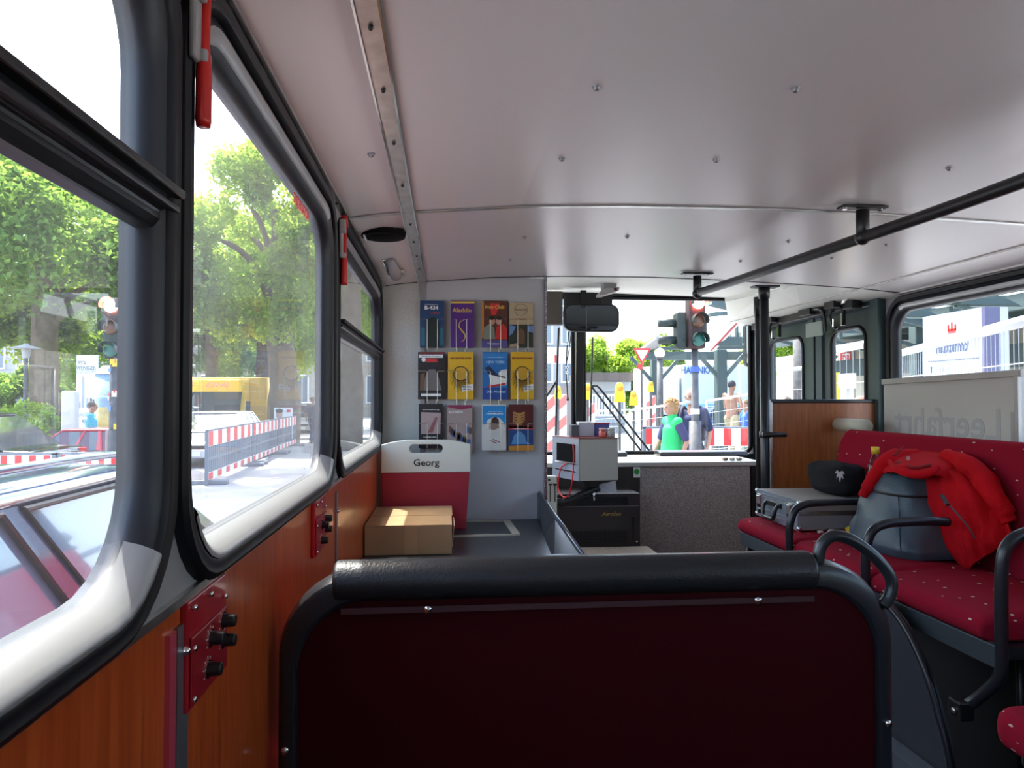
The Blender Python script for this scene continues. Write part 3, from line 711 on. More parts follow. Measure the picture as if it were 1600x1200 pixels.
for u in (769, 779):
    mb = MB(); c_ = AY(u, 502, YBR); mb.ell((c_.x, b['y'], c_.z), (.012, .002, .015)); mb.build('cover_picture', pm('skin', (.55, .30, .22)), b)
    mb = MB(); c_ = AY(u+(1 if u > 772 else -1), 497.5, YBR); mb.ell((c_.x, b['y']-.0005, c_.z), (.013, .002, .009)); mb.build('cover_picture', BK, b)
ink(b, 'Hot Chili', 773, 480, 30, GO, .020, .03); ink(b, 'Theater', 771, 537, 20, W_, .008)
b = brochure(796, 833, 473, 543, pm('sand', (.45, .36, .22)), 'sand coloured brochure with a garden photo, top right of the racks')
poly(b, [(796, 543), (796, 507), (833, 507), (833, 543)], pm('night_garden', (.03, .04, .03)), b['y'])
poly(b, [(796, 525), (796, 508), (806, 510), (801, 521)], pm('sky', (.15, .28, .55)), b['y']-.0005); poly(b, [(825, 518), (826, 509), (833, 509), (833, 520)], pm('sky', (.15, .28, .55)), b['y']-.0005)
poly(b, [(796, 543), (797, 538), (808, 536), (812, 543)], pm('sandpath', (.40, .30, .20)), b['y']-.0005)
poly(b, [(808, 537), (809, 517), (815, 513), (820, 519), (820, 537)], pm('brick', (.16, .08, .04)), b['y']-.0005)
mb = MB(); mb.tube([(AY(814+10*math.cos(a), 484+9*math.sin(a), YBR).x, b['y']-.0008, AY(814, 484+9*math.sin(a), YBR).z) for a in [k*.3 for k in range(21)]], .0006, 5, loop=True); mb.build('cover_picture', BK, b)
ink(b, 'Garten Hof', 814, 484, 18, BK, .010); ink(b, 'HOF THEATER', 813, 499, 16, pm('dark_red', (.25, .03, .03)), .009)
b = brochure(653, 696, 550, 624, pm('near_black', (.015, .012, .014)), 'black brochure with white bands and a red cap figure')
poly(b, [(655, 550), (696, 550), (696, 553), (655, 553)], pm('maroon', (.2, .02, .03)), b['y'])
poly(b, [(655, 554), (692, 554), (692, 559), (655, 559)], W_, b['y']); poly(b, [(658, 615), (689, 615), (689, 619), (658, 619)], W_, b['y'])
poly(b, [(661, 610), (664, 590), (670, 577), (680, 577), (686, 592), (690, 610)], pm('grey_coat', (.17, .15, .15)), b['y'])
poly(b, [(656, 610), (657, 585), (664, 582), (662, 610)], pm('brick', (.16, .08, .04)), b['y']-.0005)
poly(b, [(666, 566), (667, 560), (682, 560), (684, 566)], pm('red', (.6, .03, .03)), b['y'])
c_ = AY(662, 562, YBR); MB().cyl((c_.x, b['y']-.001, c_.z), (c_.x, b['y'], c_.z), .009).build('cover_picture', W_, b); ink(b, 'Hamburg Dungeon', 674, 556.5, 30, BK, .006)
def yellow(x0, x1, y0, y1, label):
    b = brochure(x0, x1, y0, y1, pm('yellow2', (.72, .42, .02)), label)
    cx = (x0+x1)/2
    # plain generic animal-free sunburst stand-in in black
    for k in range(30):
        a = math.pi*(.05+.9*k/29)*1.25+math.pi*-.125; L = 17+3*math.sin(k*2.3)
        u0, v0 = cx+10*math.cos(a), 587+10*math.sin(a)-3; u1, v1 = cx+min(L, 17.5)*math.cos(a), 586+L*1.35*math.sin(a)
        P, Q = AY(u0, v0, YBR), AY(max(x0+1, min(x1-1, u1)), v1, YBR)
        MB().bar((P.x, b['y']-.0003, P.z), (Q.x, b['y']-.0003, Q.z), .0008, .0036, up=(0, 1, 0)).build('cover_picture', BK, b)
    mb = MB(); c_ = AY(cx, 584, YBR); mb.cyl((c_.x, b['y']-.0008, c_.z), (c_.x, b['y'], c_.z), .030, seg=28); mb.build('cover_picture', pm('ochre', (.60, .34, .03)), b)
    mb = MB(); mb.tube([(c_.x+.030*math.cos(a), b['y']-.001, c_.z+.030*math.sin(a)) for a in [k*.26 for k in range(25)]], .0018, 6); mb.build('cover_picture', BK, b)
    ink(b, 'DER KÖNIG DER LÖWEN', cx, 560, 32, pm('dark_red', (.25, .03, .03)), .010, .02)
    lb = poly(b, [(cx+1, 603), (x1-1, 600), (x1-1, 609), (cx+2, 612)], W_, b['y'], 'caption_label')
    ink(b, 'MUSICAL', cx+9, 604.5, 15, BK, .008, .02); ink(b, 'HAMBURG', cx+9, 608.5, 13, BK, .006)
    return b
yellow(700, 740, 550, 624, 'yellow brochure with black sunburst print, left of the blue ship brochure')
b = brochure(754, 793, 550, 624, pm('blue', (.02, .16, .45)), 'bright blue brochure picturing a white ship bow')
poly(b, [(754, 560), (754, 552), (793, 552), (793, 560)], pm('blue_mid', (.03, .22, .55)), b['y'])
poly(b, [(757, 574), (765, 572), (778, 586), (790, 589), (790, 592), (766, 589)], pm('navy', (.02, .03, .08)), b['y'])
poly(b, [(764, 585), (792, 592), (791, 602), (768, 604)], W_, b['y']-.0003); poly(b, [(779, 590), (779, 582), (784, 578), (792, 577), (792, 592)], W_, b['y'])
poly(b, [(761, 603), (790, 598), (790, 601), (762, 606)], pm('red', (.6, .03, .03)), b['y']-.0008)
poly(b, [(754, 624), (754, 606), (793, 606), (793, 624)], pm('deep_blue', (.02, .07, .32)), b['y'])
ink(b, 'NEW YORK', 774, 566, 29, pm('pale_blue', (.4, .65, .85)), .016, .02); ink(b, 'ICH WAR NOCH NIEMALS IN', 774, 558.5, 24, pm('pale_blue', (.4, .65, .85)), .006); ink(b, 'Das Musical', 775, 612, 30, pm('pale_blue', (.4, .65, .85)), .014, .02)
yellow(798, 834, 550, 624, 'yellow brochure with black sunburst print, right end of the middle row')
b = brochure(654, 692, 631, 700, pm('near_black', (.015, .012, .014)), 'black brochure with a framed pink drawing, lowest left')
poly(b, [(658, 678), (658, 644), (689, 645), (688, 678)], pm('pale_pink', (.42, .30, .29)), b['y'])
poly(b, [(668, 676), (680, 652), (684, 652), (676, 676)], pm('pink_line', (.28, .10, .10)), b['y']-.0005); ink(b, 'ausstellung', 673, 640, 26, W_, .006); ink(b, 'HAMBURG', 672, 683, 20, W_, .007)
b = brochure(699, 738, 633, 706, pm('rose_grey', (.36, .27, .25)), 'pale rose brochure with a crowd picture, partly behind the case')
poly(b, [(699, 636), (699, 633), (738, 633), (738, 637), (720, 640)], pm('red_blue', (.25, .03, .08)), b['y']); ink(b, 'ALLE HAFEN', 712, 644, 22, W_, .014, .02)
for k in range(14):
    u = 701+(k*7.3) % 34; v = 668+(k*5.1) % 22
    poly(b, [(u, v+8), (u, v), (u+2, v-3), (u+5, v), (u+5, v+8)], (pm('brick', (.16, .08, .04)), pm('crowd_blue', (.06, .12, .3)), pm('crowd_dark', (.05, .03, .03)))[k % 3], b['y']-.0003*(k % 3))
b = brochure(753, 791, 632, 704, pm('white_sheet', (.62, .60, .56)), 'white brochure with blue head and a baseball figure')
poly(b, [(754, 662), (754, 634), (790, 634), (790, 662)], pm('cyan_blue', (.02, .25, .60)), b['y'])
poly(b, [(757, 668), (762, 656), (770, 652), (780, 653), (787, 660), (789, 672), (780, 668), (764, 668)], pm('shirt_white', (.7, .68, .62)), b['y']-.0005)
poly(b, [(767, 661), (768, 654), (774, 651), (779, 655), (780, 662)], pm('crowd_dark', (.05, .03, .03)), b['y']-.001)
poly(b, [(764, 670), (765, 661), (779, 661), (780, 668), (772, 672)], pm('skin2', (.28, .20, .16)), b['y']-.0009)
for q in (0, 5): poly(b, [(765+q, 687-q*.3), (776+q, 692-q*.3), (776+q, 693.4-q*.3), (765+q, 688.4-q*.3)], pm('maroon', (.2, .02, .03)), b['y'])
ink(b, 'HAMBURG', 773, 646.5, 26, W_, .009, .02); ink(b, 'MINIATUR', 774, 643, 22, W_, .005)
b = brochure(795, 833, 632, 704, pm('deep_blue2', (.015, .06, .20)), 'blue and dark brochure with a tiger head and whale')
poly(b, [(795, 669), (795, 632), (833, 632), (833, 669)], pm('maroon_dark', (.09, .015, .015)), b['y'])
poly(b, [(795, 704), (795, 697), (833, 695), (833, 704)], pm('orange', (.55, .22, .03)), b['y'])
poly(b, [(795, 671), (795, 666), (833, 667), (833, 671)], pm('red', (.6, .03, .03)), b['y'])
poly(b, [(801, 661), (802, 643), (809, 645), (814, 645), (820, 643), (820, 657), (815, 664), (807, 664)], pm('tiger', (.42, .20, .06)), b['y']-.0005)
for q in range(4): poly(b, [(803, 647+q*4), (808, 649+q*4), (808, 650+q*4), (803, 648+q*4)], BK, b['y']-.001); poly(b, [(819, 647+q*4), (814, 649+q*4), (814, 650+q*4), (819, 648+q*4)], BK, b['y']-.001)
poly(b, [(799, 694), (803, 680), (812, 673), (820, 680), (822, 690), (830, 694)], pm('sea_blue', (.08, .25, .5)), b['y']-.0005); ink(b, 'TIERPARK', 812, 670, 24, W_, .006)
# wire racks ---------------------------------------------------------------------
M_wire = mat('zinc_wire', (.55, .52, .42), .35, .8)
for nm, cs, lab in (('brochure_rack', cols[:2], 'zinc wire rack holding the two left columns of brochures'), ('brochure_rack', cols[2:], 'zinc wire rack holding the two right columns of brochures')):
    t = thing(nm, lab, 'wire rack', AY(cs[0]+22, 712, YBR), 0, 'wire brochure racks on the partition')
    yw = YBR-.012
    for (vt, vb) in ((499, 546), (580, 627), (661, 707)):
        for c in cs:
            mb = MB()
            def q(u, v, y=yw): a = AY(u, v, YBR); return Vector((a.x, y, a.z))
            mb.tube([q(c-22, vt), q(c-8, vt), q(c-7, vt+1), q(c-7, vb), q(c-7, vb+2, YBR+.02)], .0010, 6)
            mb.tube([q(c+24, vt), q(c+10, vt), q(c+9, vt+1), q(c+9, vb), q(c+9, vb+2, YBR+.02)], .0010, 6)
            mb.tube([q(c-7, vb), q(c+9, vb)], .0010, 6)
            mb.build('pocket_wire', M_wire, t)
    for c in cs:
        for dx in (-6, 7):
            a = AY(c+dx, 465, YBR); b_ = AY(c+dx, 711, YBR)
            MB().tube([(a.x, YP-.006, a.z), (b_.x, YP-.006, b_.z)], .0015, 6).build('upright_wire', M_wire, t)
# ------------------------------------------------ LONG BENCH ON THE RIGHT
BX0, BX1 = 1.245, 1.665; BZ = E-.505
t = thing('long_bench', 'long dark red upholstered bench along the right side windows', 'bench', (1.45, 2.2, 0))
div = [2.955, 2.465, 2.000, 1.555]
for k in range(3):
    y1, y0 = div[k]-.004, div[k+1]+.004
    mb = MB()
    prof = [(BX0+.02, BZ-.065), (BX0, BZ-.05), (BX0-.005, BZ-.025), (BX0+.008, BZ-.006), (BX0+.04, BZ), (BX0+.2, BZ+.006), (BX1-.02, BZ-.012), (BX1, BZ-.065)]
    rings = [[Vector((x, y, z)) for x, z in prof] for y in (y0, y0+.02, (y0+y1)/2, y1-.02, y1)]
    for i, s_ in ((0, .965), (4, .965)):
        for p in rings[i]: p.z = BZ-.065+(p.z-BZ+.065)*.80
    mb.loft(rings).build('seat_cushion', M_fab, t, smooth=True, bevel=.012, seg=3)
# underside frame
MB().box((BX0+.012, 1.53, BZ-.115), (BX0+.035, 2.95, BZ-.062)).build('front_rail', mat('dark_green_grey_steel', (.040, .052, .058), .4), t, bevel=.003)
MB().box((BX0+.03, 1.53, BZ-.095), (BX1, 2.95, BZ-.066)).build('seat_pan', M_dark, t)
br = MB(); yb0, yb1 = 1.20, 2.94
def brow(y, k):
    top = E-.128-.012*k; th = .055
    return [Vector((1.665, y, BZ-.03)), Vector((1.672, y, BZ+.1)), Vector((1.688, y, top-.06)), Vector((1.700, y, top-.012)), Vector((1.722, y, top)), Vector((1.748, y, top-.012)), Vector((1.755, y, top-.06)), Vector((1.745, y, BZ-.03))]
rows = []
for k in range(13):
    y = yb1+(yb0-yb1)*k/12; r_ = brow(y, 0)
    if k == 0:
        r_ = [p+Vector((0, 0, -.05 if p.z > BZ+.15 else 0)) for p in r_]
    rows.append(r_)
rows.insert(1, brow(yb1-.05, 0))
br.loft(rows).build('backrest', M_fab, t, smooth=True, bevel=.008)
MB().box((1.752, yb0, BZ-.05), (1.765, yb1, E-.16)).build('backrest_shell', M_dark, t)
for (x, y) in ((1.275, 2.90), (1.345, 2.90), (1.40, 2.90), (1.55, 2.90), (1.55, 1.8)):
    MB().cyl((x, y, .0), (x, y, BZ-.09), .013, seg=12).build('leg', M_black, t, smooth=True)
def armrest(y, top, tail, ln=.30):
    pts = [V(BX0-.012, y, -.56), V(BX0-.012, y, -.50), V(BX0-.008, y, top-.07), V(BX0+.012, y, top-.022), V(BX0+.055, y, top-.002), V(BX0+.11, y, top+.002), V(BX0+ln-.06, y, top+.004), V(BX0+ln, y, top)]
    if tail: pts = [V(BX0-.05, y+.07, -.715), V(BX0-.03, y+.045, -.68), V(BX0-.014, y+.005, -.62)] + pts
    return MB().tube(pts, .0135, 14, smooth=5).build('armrest', M_dark, t, smooth=True)
armrest(2.465, -.378, False); armrest(2.000, -.368, False, .25); a = armrest(1.485, -.298, True)
MB().box(V(BX0-.075, 1.535, -.738), V(BX0-.038, 1.575, -.695)).build('armrest_foot', M_black, a, bevel=.004)
MB().cyl(V(BX0-.080, 1.552, -.718), V(BX0-.074, 1.552, -.718), .006).build('foot_bolt', M_alu, a, smooth=True)
# pedestal cheek with curved rubber edge and the step below the bench
ped = MB(); X_ = 1.205
edge = [AX(u, v, X_) for u, v in ((1383, 928), (1392, 945), (1412, 970), (1432, 1005), (1455, 1060), (1472, 1120), (1485, 1170), (1496, 1240), (1503, 1330))]
pl = [(p.y, p.z) for p in edge]
ped.prism([(2.12, 0), (2.12, BZ-.06), (pl[0][0]+.05, BZ-.06)] + pl + [(pl[-1][0], 0)], 'x', X_-.006, X_+.01)
ped.build('pedestal_panel', M_dkp, t)
MB().tube([Vector((X_-.008, p.y, p.z)) for p in edge], .009, 8, smooth=3).build('pedestal_edge', M_dark, t, smooth=True)
t = struct(MB().box((1.14, 1.2, 0), (X_-.012, 2.6, AX(1365, 1152, 1.14).z)).build('trim_12', mat('slate_step', (.085, .10, .12), .45)), 'slate grey kick step below the bench')
# second seat, lower right corner
t = thing('passenger_seat', 'dark red seat cushion corner at the bottom right of the picture', 'seat', (1.35, 1.12, 0))
mb = MB(); mb.prism(rr(1.062, 1.58, .86, 1.325, .05), 'z', .545, .62); mb.build('seat_cushion', M_fab, t, bevel=.028, smooth=True, seg=4)
MB().box((1.12, .88, .50), (1.58, 1.31, .545)).build('seat_base', M_dark, t, bevel=.01)
MB().prism(rr(1.10, 1.60, .50, 1.02, .08), 'y', .82, .87).build('backrest', M_fab, t, bevel=.02, smooth=True)
for x in (1.2, 1.5): MB().cyl((x, 1.1, 0), (x, 1.1, .5), .02).build('leg', M_dark, t, smooth=True)

# ------------------------------------------------ leaning board with mirrored writing
t = thing('folded_sign_board', 'large pale white board leaning between bench and window, mirrored writing', 'board', (1.93, 2.7, E-.30))
M_board = mat('milky_board', (.50, .50, .49), .35, bump=(40, .02))
bY0, bY1 = AX(1596, 600, 1.935).y, 2.985
def bz(y): return E+.068+.012*(3.115-y)/.7
mb = MB(); mb.loft([[Vector((1.935, y, E-.34)), Vector((1.935, y, bz(y))), Vector((1.948, y, bz(y))), Vector((1.948, y, E-.34))] for y in (bY0, bY1)]).build('board', M_board, t)
MB().bar((1.930, bY0-.01, bz(bY0)+.004), (1.930, bY1, bz(bY1)+.004), .014, .024).build('top_profile', mat('grey_white_profile', (.42, .42, .40), .4), t, bevel=.002)
MB().box((1.922, bY0+.0, E-.34), (1.952, bY0+.018, bz(bY0))).build('side_profile', M_trimg, t)
MB().box((1.928, bY0+.026, E-.34), (1.935, bY0+.040, E-.045)).build('side_profile', M_trimg, t)
mm_ = mat('faint_grey_print', (.40, .41, .43), .4)
text('Leerfahrt', .16, mm_, (1.9342, 2.61, E-.098), 'left', t, mirror=True, width=.59, bold=.012)
struct(MB().box((1.772, 1.2, E-.26), (1.90, 2.93, E-.185)).build('trim_13', M_cream), 'cream ledge behind the bench')
struct(MB().box((1.60, -1.0, 0), (1.74, 2.86, BZ-.12)).box((1.60, -1.0, 0), (2.02, -.98, .7)).build('wall_bench_shade', mat('underseat_shade_black', (.012, .013, .014), .7)))  # added panels, near-black for the shade beneath the bench
t = thing('cream_roll', 'cream coloured rolled sheet lying behind the bench beside the screen', 'roll', V(1.80, 3.0, -.15))
MB().tube([V(1.80, 3.12, -.118), V(1.80, 2.90, -.118)], .030, 20).build('sheet', M_cream, t, smooth=True)

# ------------------------------------------------ aluminium briefcase
t = lthing('aluminium_case', 'silver aluminium briefcase with black handle lying on the bench', 'briefcase', (1.325, 2.575, BZ+.008), math.radians(-1))
W, D, H = .325, .375, .112
MB().box((0, 0, 0), (W, D, H*.56)).build('case_bottom', mat('ribbed_case_side', (.34, .36, .38), .4, .35), t, bevel=.006)
MB().box((0, 0, H*.58), (W, D, H)).build('case_lid', mat('case_lid_grey', (.30, .29, .26), .55, .1), t, bevel=.006)
for z0, z1 in ((.0, .006), (H*.5, H*.66), (H-.006, H)):
    fr_ = MB(); fr_.box((-.002, -.002, z0), (.004, D+.002, z1)); fr_.box((-.002, -.002, z0), (W, .003, z1)); fr_.build('edge_profile', M_alu, t, bevel=.001)
MB().box((-.003, .0, 0), (-.0, D, H)).build('front_plate', mat('blue_grey_aluminium', (.35, .40, .46), .35, .6), t)
for z in (.02, .035, .085, .097): MB().box((-.0045, .01, z), (-.003, D-.01, z+.004)).build('rib', M_alu, t)
for y in (.055, .33):
    l_ = MB().box((-.013, y-.018, H*.35), (-.003, y+.018, H*.86)).build('latch', M_chr, t, bevel=.003)
    MB().box((-.019, y-.011, H*.50), (-.012, y+.011, H*.80)).build('latch_tongue', M_alu, l_, bevel=.002)
    MB().box((-.008, y-.016, .012), (-.003, y+.016, H*.30)).build('hasp', M_chr, l_, bevel=.002)
hd = MB().tube([(-.006, .145, .075), (-.022, .145, .060), (-.028, .150, .030), (-.030, .165, .018), (-.030, .235, .018), (-.028, .25, .030), (-.022, .255, .060), (-.006, .255, .075)], .0075, 10, smooth=4).build('carry_handle', M_black, t, smooth=True)
MB().box((-.012, .13, .062), (-.003, .27, .082)).build('handle_plate', M_black, hd, bevel=.003)
for (x, y) in ((0, 0), (0, D), ):
    for z in (.008, H-.008): MB().ell((x+.002, y, z), .0095, 12, 8).build('corner_cap', M_chr, t, smooth=True)
# ------------------------------------------------ black bag with leaf print
def blob(nm, c, r, m, parent=None, seed=0, amp=.12, e=.6, sub=0, org=None, seg=40):
    mb = MB()
    def f(a, b):
        th = 2*math.pi*a; ph = math.pi*(b-.5)
        sg = lambda w_, k: math.copysign(abs(w_)**k, w_)
        p = Vector((sg(math.cos(ph), e)*sg(math.cos(th), e), sg(math.cos(ph), e)*sg(math.sin(th), e), sg(math.sin(ph), e)))
        n_ = noise.noise(p*2.1+Vector((seed, seed*.7, 0)))+.5*noise.noise(p*5+Vector((seed, 0, seed)))
        p = p*(1+amp*n_)
        return Vector((c[0]+p.x*r[0], c[1]+p.y*r[1], c[2]+p.z*r[2]))
    mb.grid(f, seg, seg//2); bmesh.ops.remove_doubles(mb.bm, verts=mb.bm.verts, dist=1e-5)
    return mb.build(nm, m, parent, smooth=True, sub=sub, org=org)
t = thing('black_bag', 'black fabric bag with a pale leaf print in the bench corner', 'bag', V(1.572, 2.745, -.385))
blob('bag_body', (1.572, 2.745, BZ+.122+.064), (.074, .135, .064), mat('black_fabric', (.010, .011, .013), .9, spec=.2), t, 3, .10, .62)
lf = MB(); P0 = AX(1312, 735, 1.50)
for a, L in ((-2.0, .035), (-1.55, .045), (-1.1, .036), (-2.6, .026), (-.5, .026)):
    d = Vector((math.cos(a)*.3, -math.cos(a)*.95, math.sin(a))); n_ = Vector((-.3*d.z, .95*d.z, math.cos(a)))
    lf.face([P0+d*.006, P0+d*L*.5+n_*.006, P0+d*L, P0+d*L*.5-n_*.006])
lf.build('leaf_print', mat('pale_leaf_print', (.35, .34, .33), .7), t, solid=.002)
# ------------------------------------------------ bottle
p = AY(1368, 724, 2.53)
t = thing('plastic_bottle', 'clear plastic bottle with yellow cap behind the red jacket', 'bottle', (p.x, p.y, BZ))
prof = [(.0, BZ+.01), (.032, BZ+.012), (.034, BZ+.08), (.033, E-.31), (.031, E-.268), (.022, E-.228), (.013, E-.210), (.012, E-.198)]
mb = MB(); mb.loft([[Vector((p.x+max(r_, .001)*math.cos(a), p.y+max(r_, .001)*math.sin(a), z)) for a in [2*math.pi*k/20 for k in range(20)]] for r_, z in prof]).build('bottle_body', glass('clear_bottle_plastic', (.80, .84, .90)), t, smooth=True)
MB().cyl((p.x, p.y, E-.206), (p.x, p.y, E-.180), .0145, seg=20).build('bottle_cap', mat('yellow_cap', (.75, .55, .03), .4), t, smooth=True)
# ------------------------------------------------ rucksack
t = thing('rucksack', 'grey blue leather rucksack standing on the bench under the jacket', 'bag', V(1.50, 2.35, -.5))
def ruck(a, b):
    th = 2*math.pi*a; h = b
    cx = 1.520+.035*h; cy = 2.235+.06*h
    k_ = (1-.45*h**1.6); sx = .128*k_; sy = .175*k_
    e = .58; sg = lambda w_, k: math.copysign(abs(w_)**k, w_)
    d_ = min(1, (1-h)/.12); d_ = math.sqrt(max(0, 1-(1-d_)**2)); sx *= .25+.75*d_; sy *= .25+.75*d_
    if b < .05: sx *= .9; sy *= .9
    n_ = 1+.10*noise.noise(Vector((math.cos(th)*1.5, math.sin(th)*1.5, h*3)))+.03*noise.noise(Vector((math.cos(th)*5, math.sin(th)*5, h*7)))
    return V(cx+sx*sg(math.cos(th), e)*n_, cy+sy*sg(math.sin(th), e)*n_, -.500+.268*h)
mb = MB(); mb.grid(ruck, 48, 26); bmesh.ops.remove_doubles(mb.bm, verts=mb.bm.verts, dist=1e-5); bmesh.ops.holes_fill(mb.bm, edges=mb.bm.edges)
mb.build('bag_body', mat('slate_blue_leather', (.055, .085, .110), .42, bump=(120, .12)), t, smooth=True)
zp = [Vector(ruck(a, .70))+Vector((math.cos(2*math.pi*a), math.sin(2*math.pi*a), 0))*.003 for a in [.44+.36*k/16 for k in range(17)]]
MB().tube(zp, .0042, 6).build('zip', M_black, t)
MB().tube([Vector(ruck(a, h))+Vector((-.003, -.003, 0)) for a, h in ((.60, .70), (.605, .5), (.61, .3), (.615, .1))], .0012, 6).build('seam', M_black, t)
# ------------------------------------------------ red fleece jacket draped over it
t = thing('red_jacket', 'red fleece jacket draped over the rucksack and bench backrest', 'jacket', V(1.55, 2.2, -.5))
M_fle = mat('red_fleece', (.50, .006, .012), .95, spec=.12, bump=(300, .35), var=(6, .12))
def sheet(rows, fold=.007, fs=1., nu=30, nv=30, seed=0):
    nr, nc = len(rows), len(rows[0])
    def cr(P, t_):
        n_ = len(P)-1; x = min(max(t_*n_, 0), n_-1e-6); i = int(x); f = x-i
        p0, p1, p2, p3 = P[max(i-1, 0)], P[i], P[i+1], P[min(i+2, n_)]
        return .5*((2*p1)+(p2-p0)*f+(2*p0-5*p1+4*p2-p3)*f*f+(p3-p0-3*p2+3*p1)*f**3)
    def fn(a, b):
        col = [cr(r_, b) for r_ in rows]; p = cr(col, a)
        d = fold*(math.sin(b*17*fs+2.1*math.sin(a*3+seed)+seed)+.6*math.sin(b*31*fs+a*5+seed*2))*(.35+.65*a)
        d += fold*.8*noise.noise(Vector((a*5, b*5, seed*3.3)))
        return p+Vector((-.75, -.6, .12))*d
    return MB().grid(fn, nu, nv)
def R3(*a): return [AY(u, v, y) for u, v, y in a]
# main body / right part: hangs from the top of the bag to the cushion, to the camera side
rows = [R3((1385, 712, 2.40), (1415, 704, 2.42), (1450, 705, 2.42), (1490, 708, 2.36), (1520, 722, 2.28)),
        R3((1400, 722, 2.28), (1430, 722, 2.24), (1465, 722, 2.20), (1500, 727, 2.16), (1530, 745, 2.14)),
        R3((1440, 738, 2.20), (1462, 742, 2.13), (1492, 748, 2.06), (1520, 755, 2.04), (1548, 778, 2.03)),
        R3((1449, 790, 2.14), (1475, 785, 2.06), (1505, 785, 2.00), (1538, 785, 1.98), (1572, 800, 1.97)),
        R3((1468, 830, 2.12), (1492, 828, 2.03), (1520, 824, 1.98), (1550, 820, 1.95), (1578, 824, 1.93)),
        R3((1482, 858, 2.10), (1500, 858, 2.02), (1524, 850, 1.97), (1550, 845, 1.94), (1584, 838, 1.92)),
        R3((1500, 882, 2.08), (1512, 888, 2.02), (1534, 872, 1.97), (1560, 856, 1.94), (1588, 850, 1.92))]
sheet(rows, .009, 1.1, 54, 46, 1).build('jacket_body', M_fle, t, smooth=True, solid=.007)
hood = [R3((1374, 722, 2.46), (1400, 705, 2.46), (1440, 702, 2.46), (1482, 704, 2.40), (1515, 714, 2.30)),
        R3((1371, 732, 2.38), (1400, 714, 2.34), (1438, 710, 2.30), (1480, 712, 2.24), (1520, 726, 2.18)),
        R3((1378, 738, 2.29), (1402, 728, 2.20), (1434, 727, 2.15), (1470, 728, 2.12), (1512, 738, 2.12)),
        R3((1386, 738, 2.24), (1408, 738, 2.16), (1434, 742, 2.11), (1462, 743, 2.09), (1500, 752, 2.09))]
sheet(hood, .008, .8, 34, 40, 4).build('jacket_shoulders', M_fle, t, smooth=True, solid=.007)
MB().tube(R3((1390, 722, 2.27), (1400, 733, 2.17), (1416, 739, 2.12), (1436, 742, 2.09), (1454, 738, 2.075), (1466, 729, 2.08)), [.008, .011, .013, .013, .012, .009], 12, smooth=5).build('collar', M_fle, t, smooth=True)
MB().tube(R3((1402, 722, 2.22), (1416, 728, 2.16), (1434, 730, 2.12), (1454, 726, 2.11)), .005, 8, smooth=5).build('collar_band', mat('dark_red_fleece', (.22, .008, .012), .95), t, smooth=True)
# left sleeve
sl_ = MB().tube(R3((1430, 716, 2.34), (1402, 716, 2.33), (1384, 726, 2.31), (1371, 743, 2.31), (1360, 760, 2.32), (1351, 775, 2.34)), [.032, .034, .032, .029, .026, .021], 14, smooth=5)
for v_ in sl_.bm.verts: v_.co += Vector((1, .4, .6))*.010*noise.noise(v_.co*22)
sl_.build('sleeve', M_fle, t, smooth=True)
# right sleeve hanging down to the cushion
sl_ = MB().tube(R3((1480, 715, 2.20), (1510, 728, 2.10), (1535, 750, 2.03), (1552, 778, 1.98), (1566, 800, 1.96), (1574, 815, 1.95)), [.030, .036, .036, .034, .032, .024], 14, smooth=5)
for v_ in sl_.bm.verts: v_.co += Vector((1, .4, .6))*.012*noise.noise(v_.co*20)
sl_.build('sleeve', M_fle, t, smooth=True)
MB().tube(R3((1472, 776, 1.995), (1484, 790, 1.965), (1500, 808, 1.94), (1515, 826, 1.92), (1524, 842, 1.91)), .0026, 6, smooth=4).build('pocket_zip', mat('dark_zip', (.05, .02, .025), .5), t)
MB().tube(R3((1472, 774, 1.985), (1481, 789, 1.96)), .006, 6).build('zip_puller', M_dark, t)
MB().tube(R3((1398, 712, 2.20), (1406, 703, 2.20), (1412, 697, 2.21)), [.006, .004, .001], 6).build('hanger_loop', mat('dark_red_fleece'), t)
mb = MB(); c_ = AY(1419, 716, 2.20)
for k in range(8): mb.bar(c_, c_+Vector((math.cos(k*.785)*.008, 0, math.sin(k*.785)*.008)), .0016, .0016)
mb.build('stitched_emblem', mat('pale_stitch', (.6, .4, .35), .7), t)
# little yellow pouch and crumpled tissues
p = AZ(1336, 829, BZ+.02); p = p+Vector((-.03, -.05, 0)); t = thing('yellow_pouch', 'small yellow cloth pouch beside the rucksack on the bench', 'pouch', (p.x, p.y, BZ))
blob('pouch_body', (p.x+.015, p.y+.02, BZ+.022), (.034, .03, .022), mat('yellow_cloth', (.55, .40, .02), .8), t, 5, .25, .9, seg=24)
MB().tube([(p.x-.01, p.y, BZ+.02), (p.x-.02, p.y-.01, BZ+.012)], [.008, .002]).build('pouch_knot', mat('yellow_cloth'), t, smooth=True)
for u, v, lb in ((1299, 831, 'small crumpled pale tissue on the bench in front of the briefcase'), (1282, 833, 'tiny pale paper scrap left of the crumpled tissue')):
    p = AZ(u, v, BZ+.006); o = blob('paper_scrap', (p.x, p.y, BZ+.010), (.012, .009, .006), mat('pale_tissue', (.6, .52, .45), .8), None, u, .4, .9, seg=14); tag(o, lb, 'paper scrap')

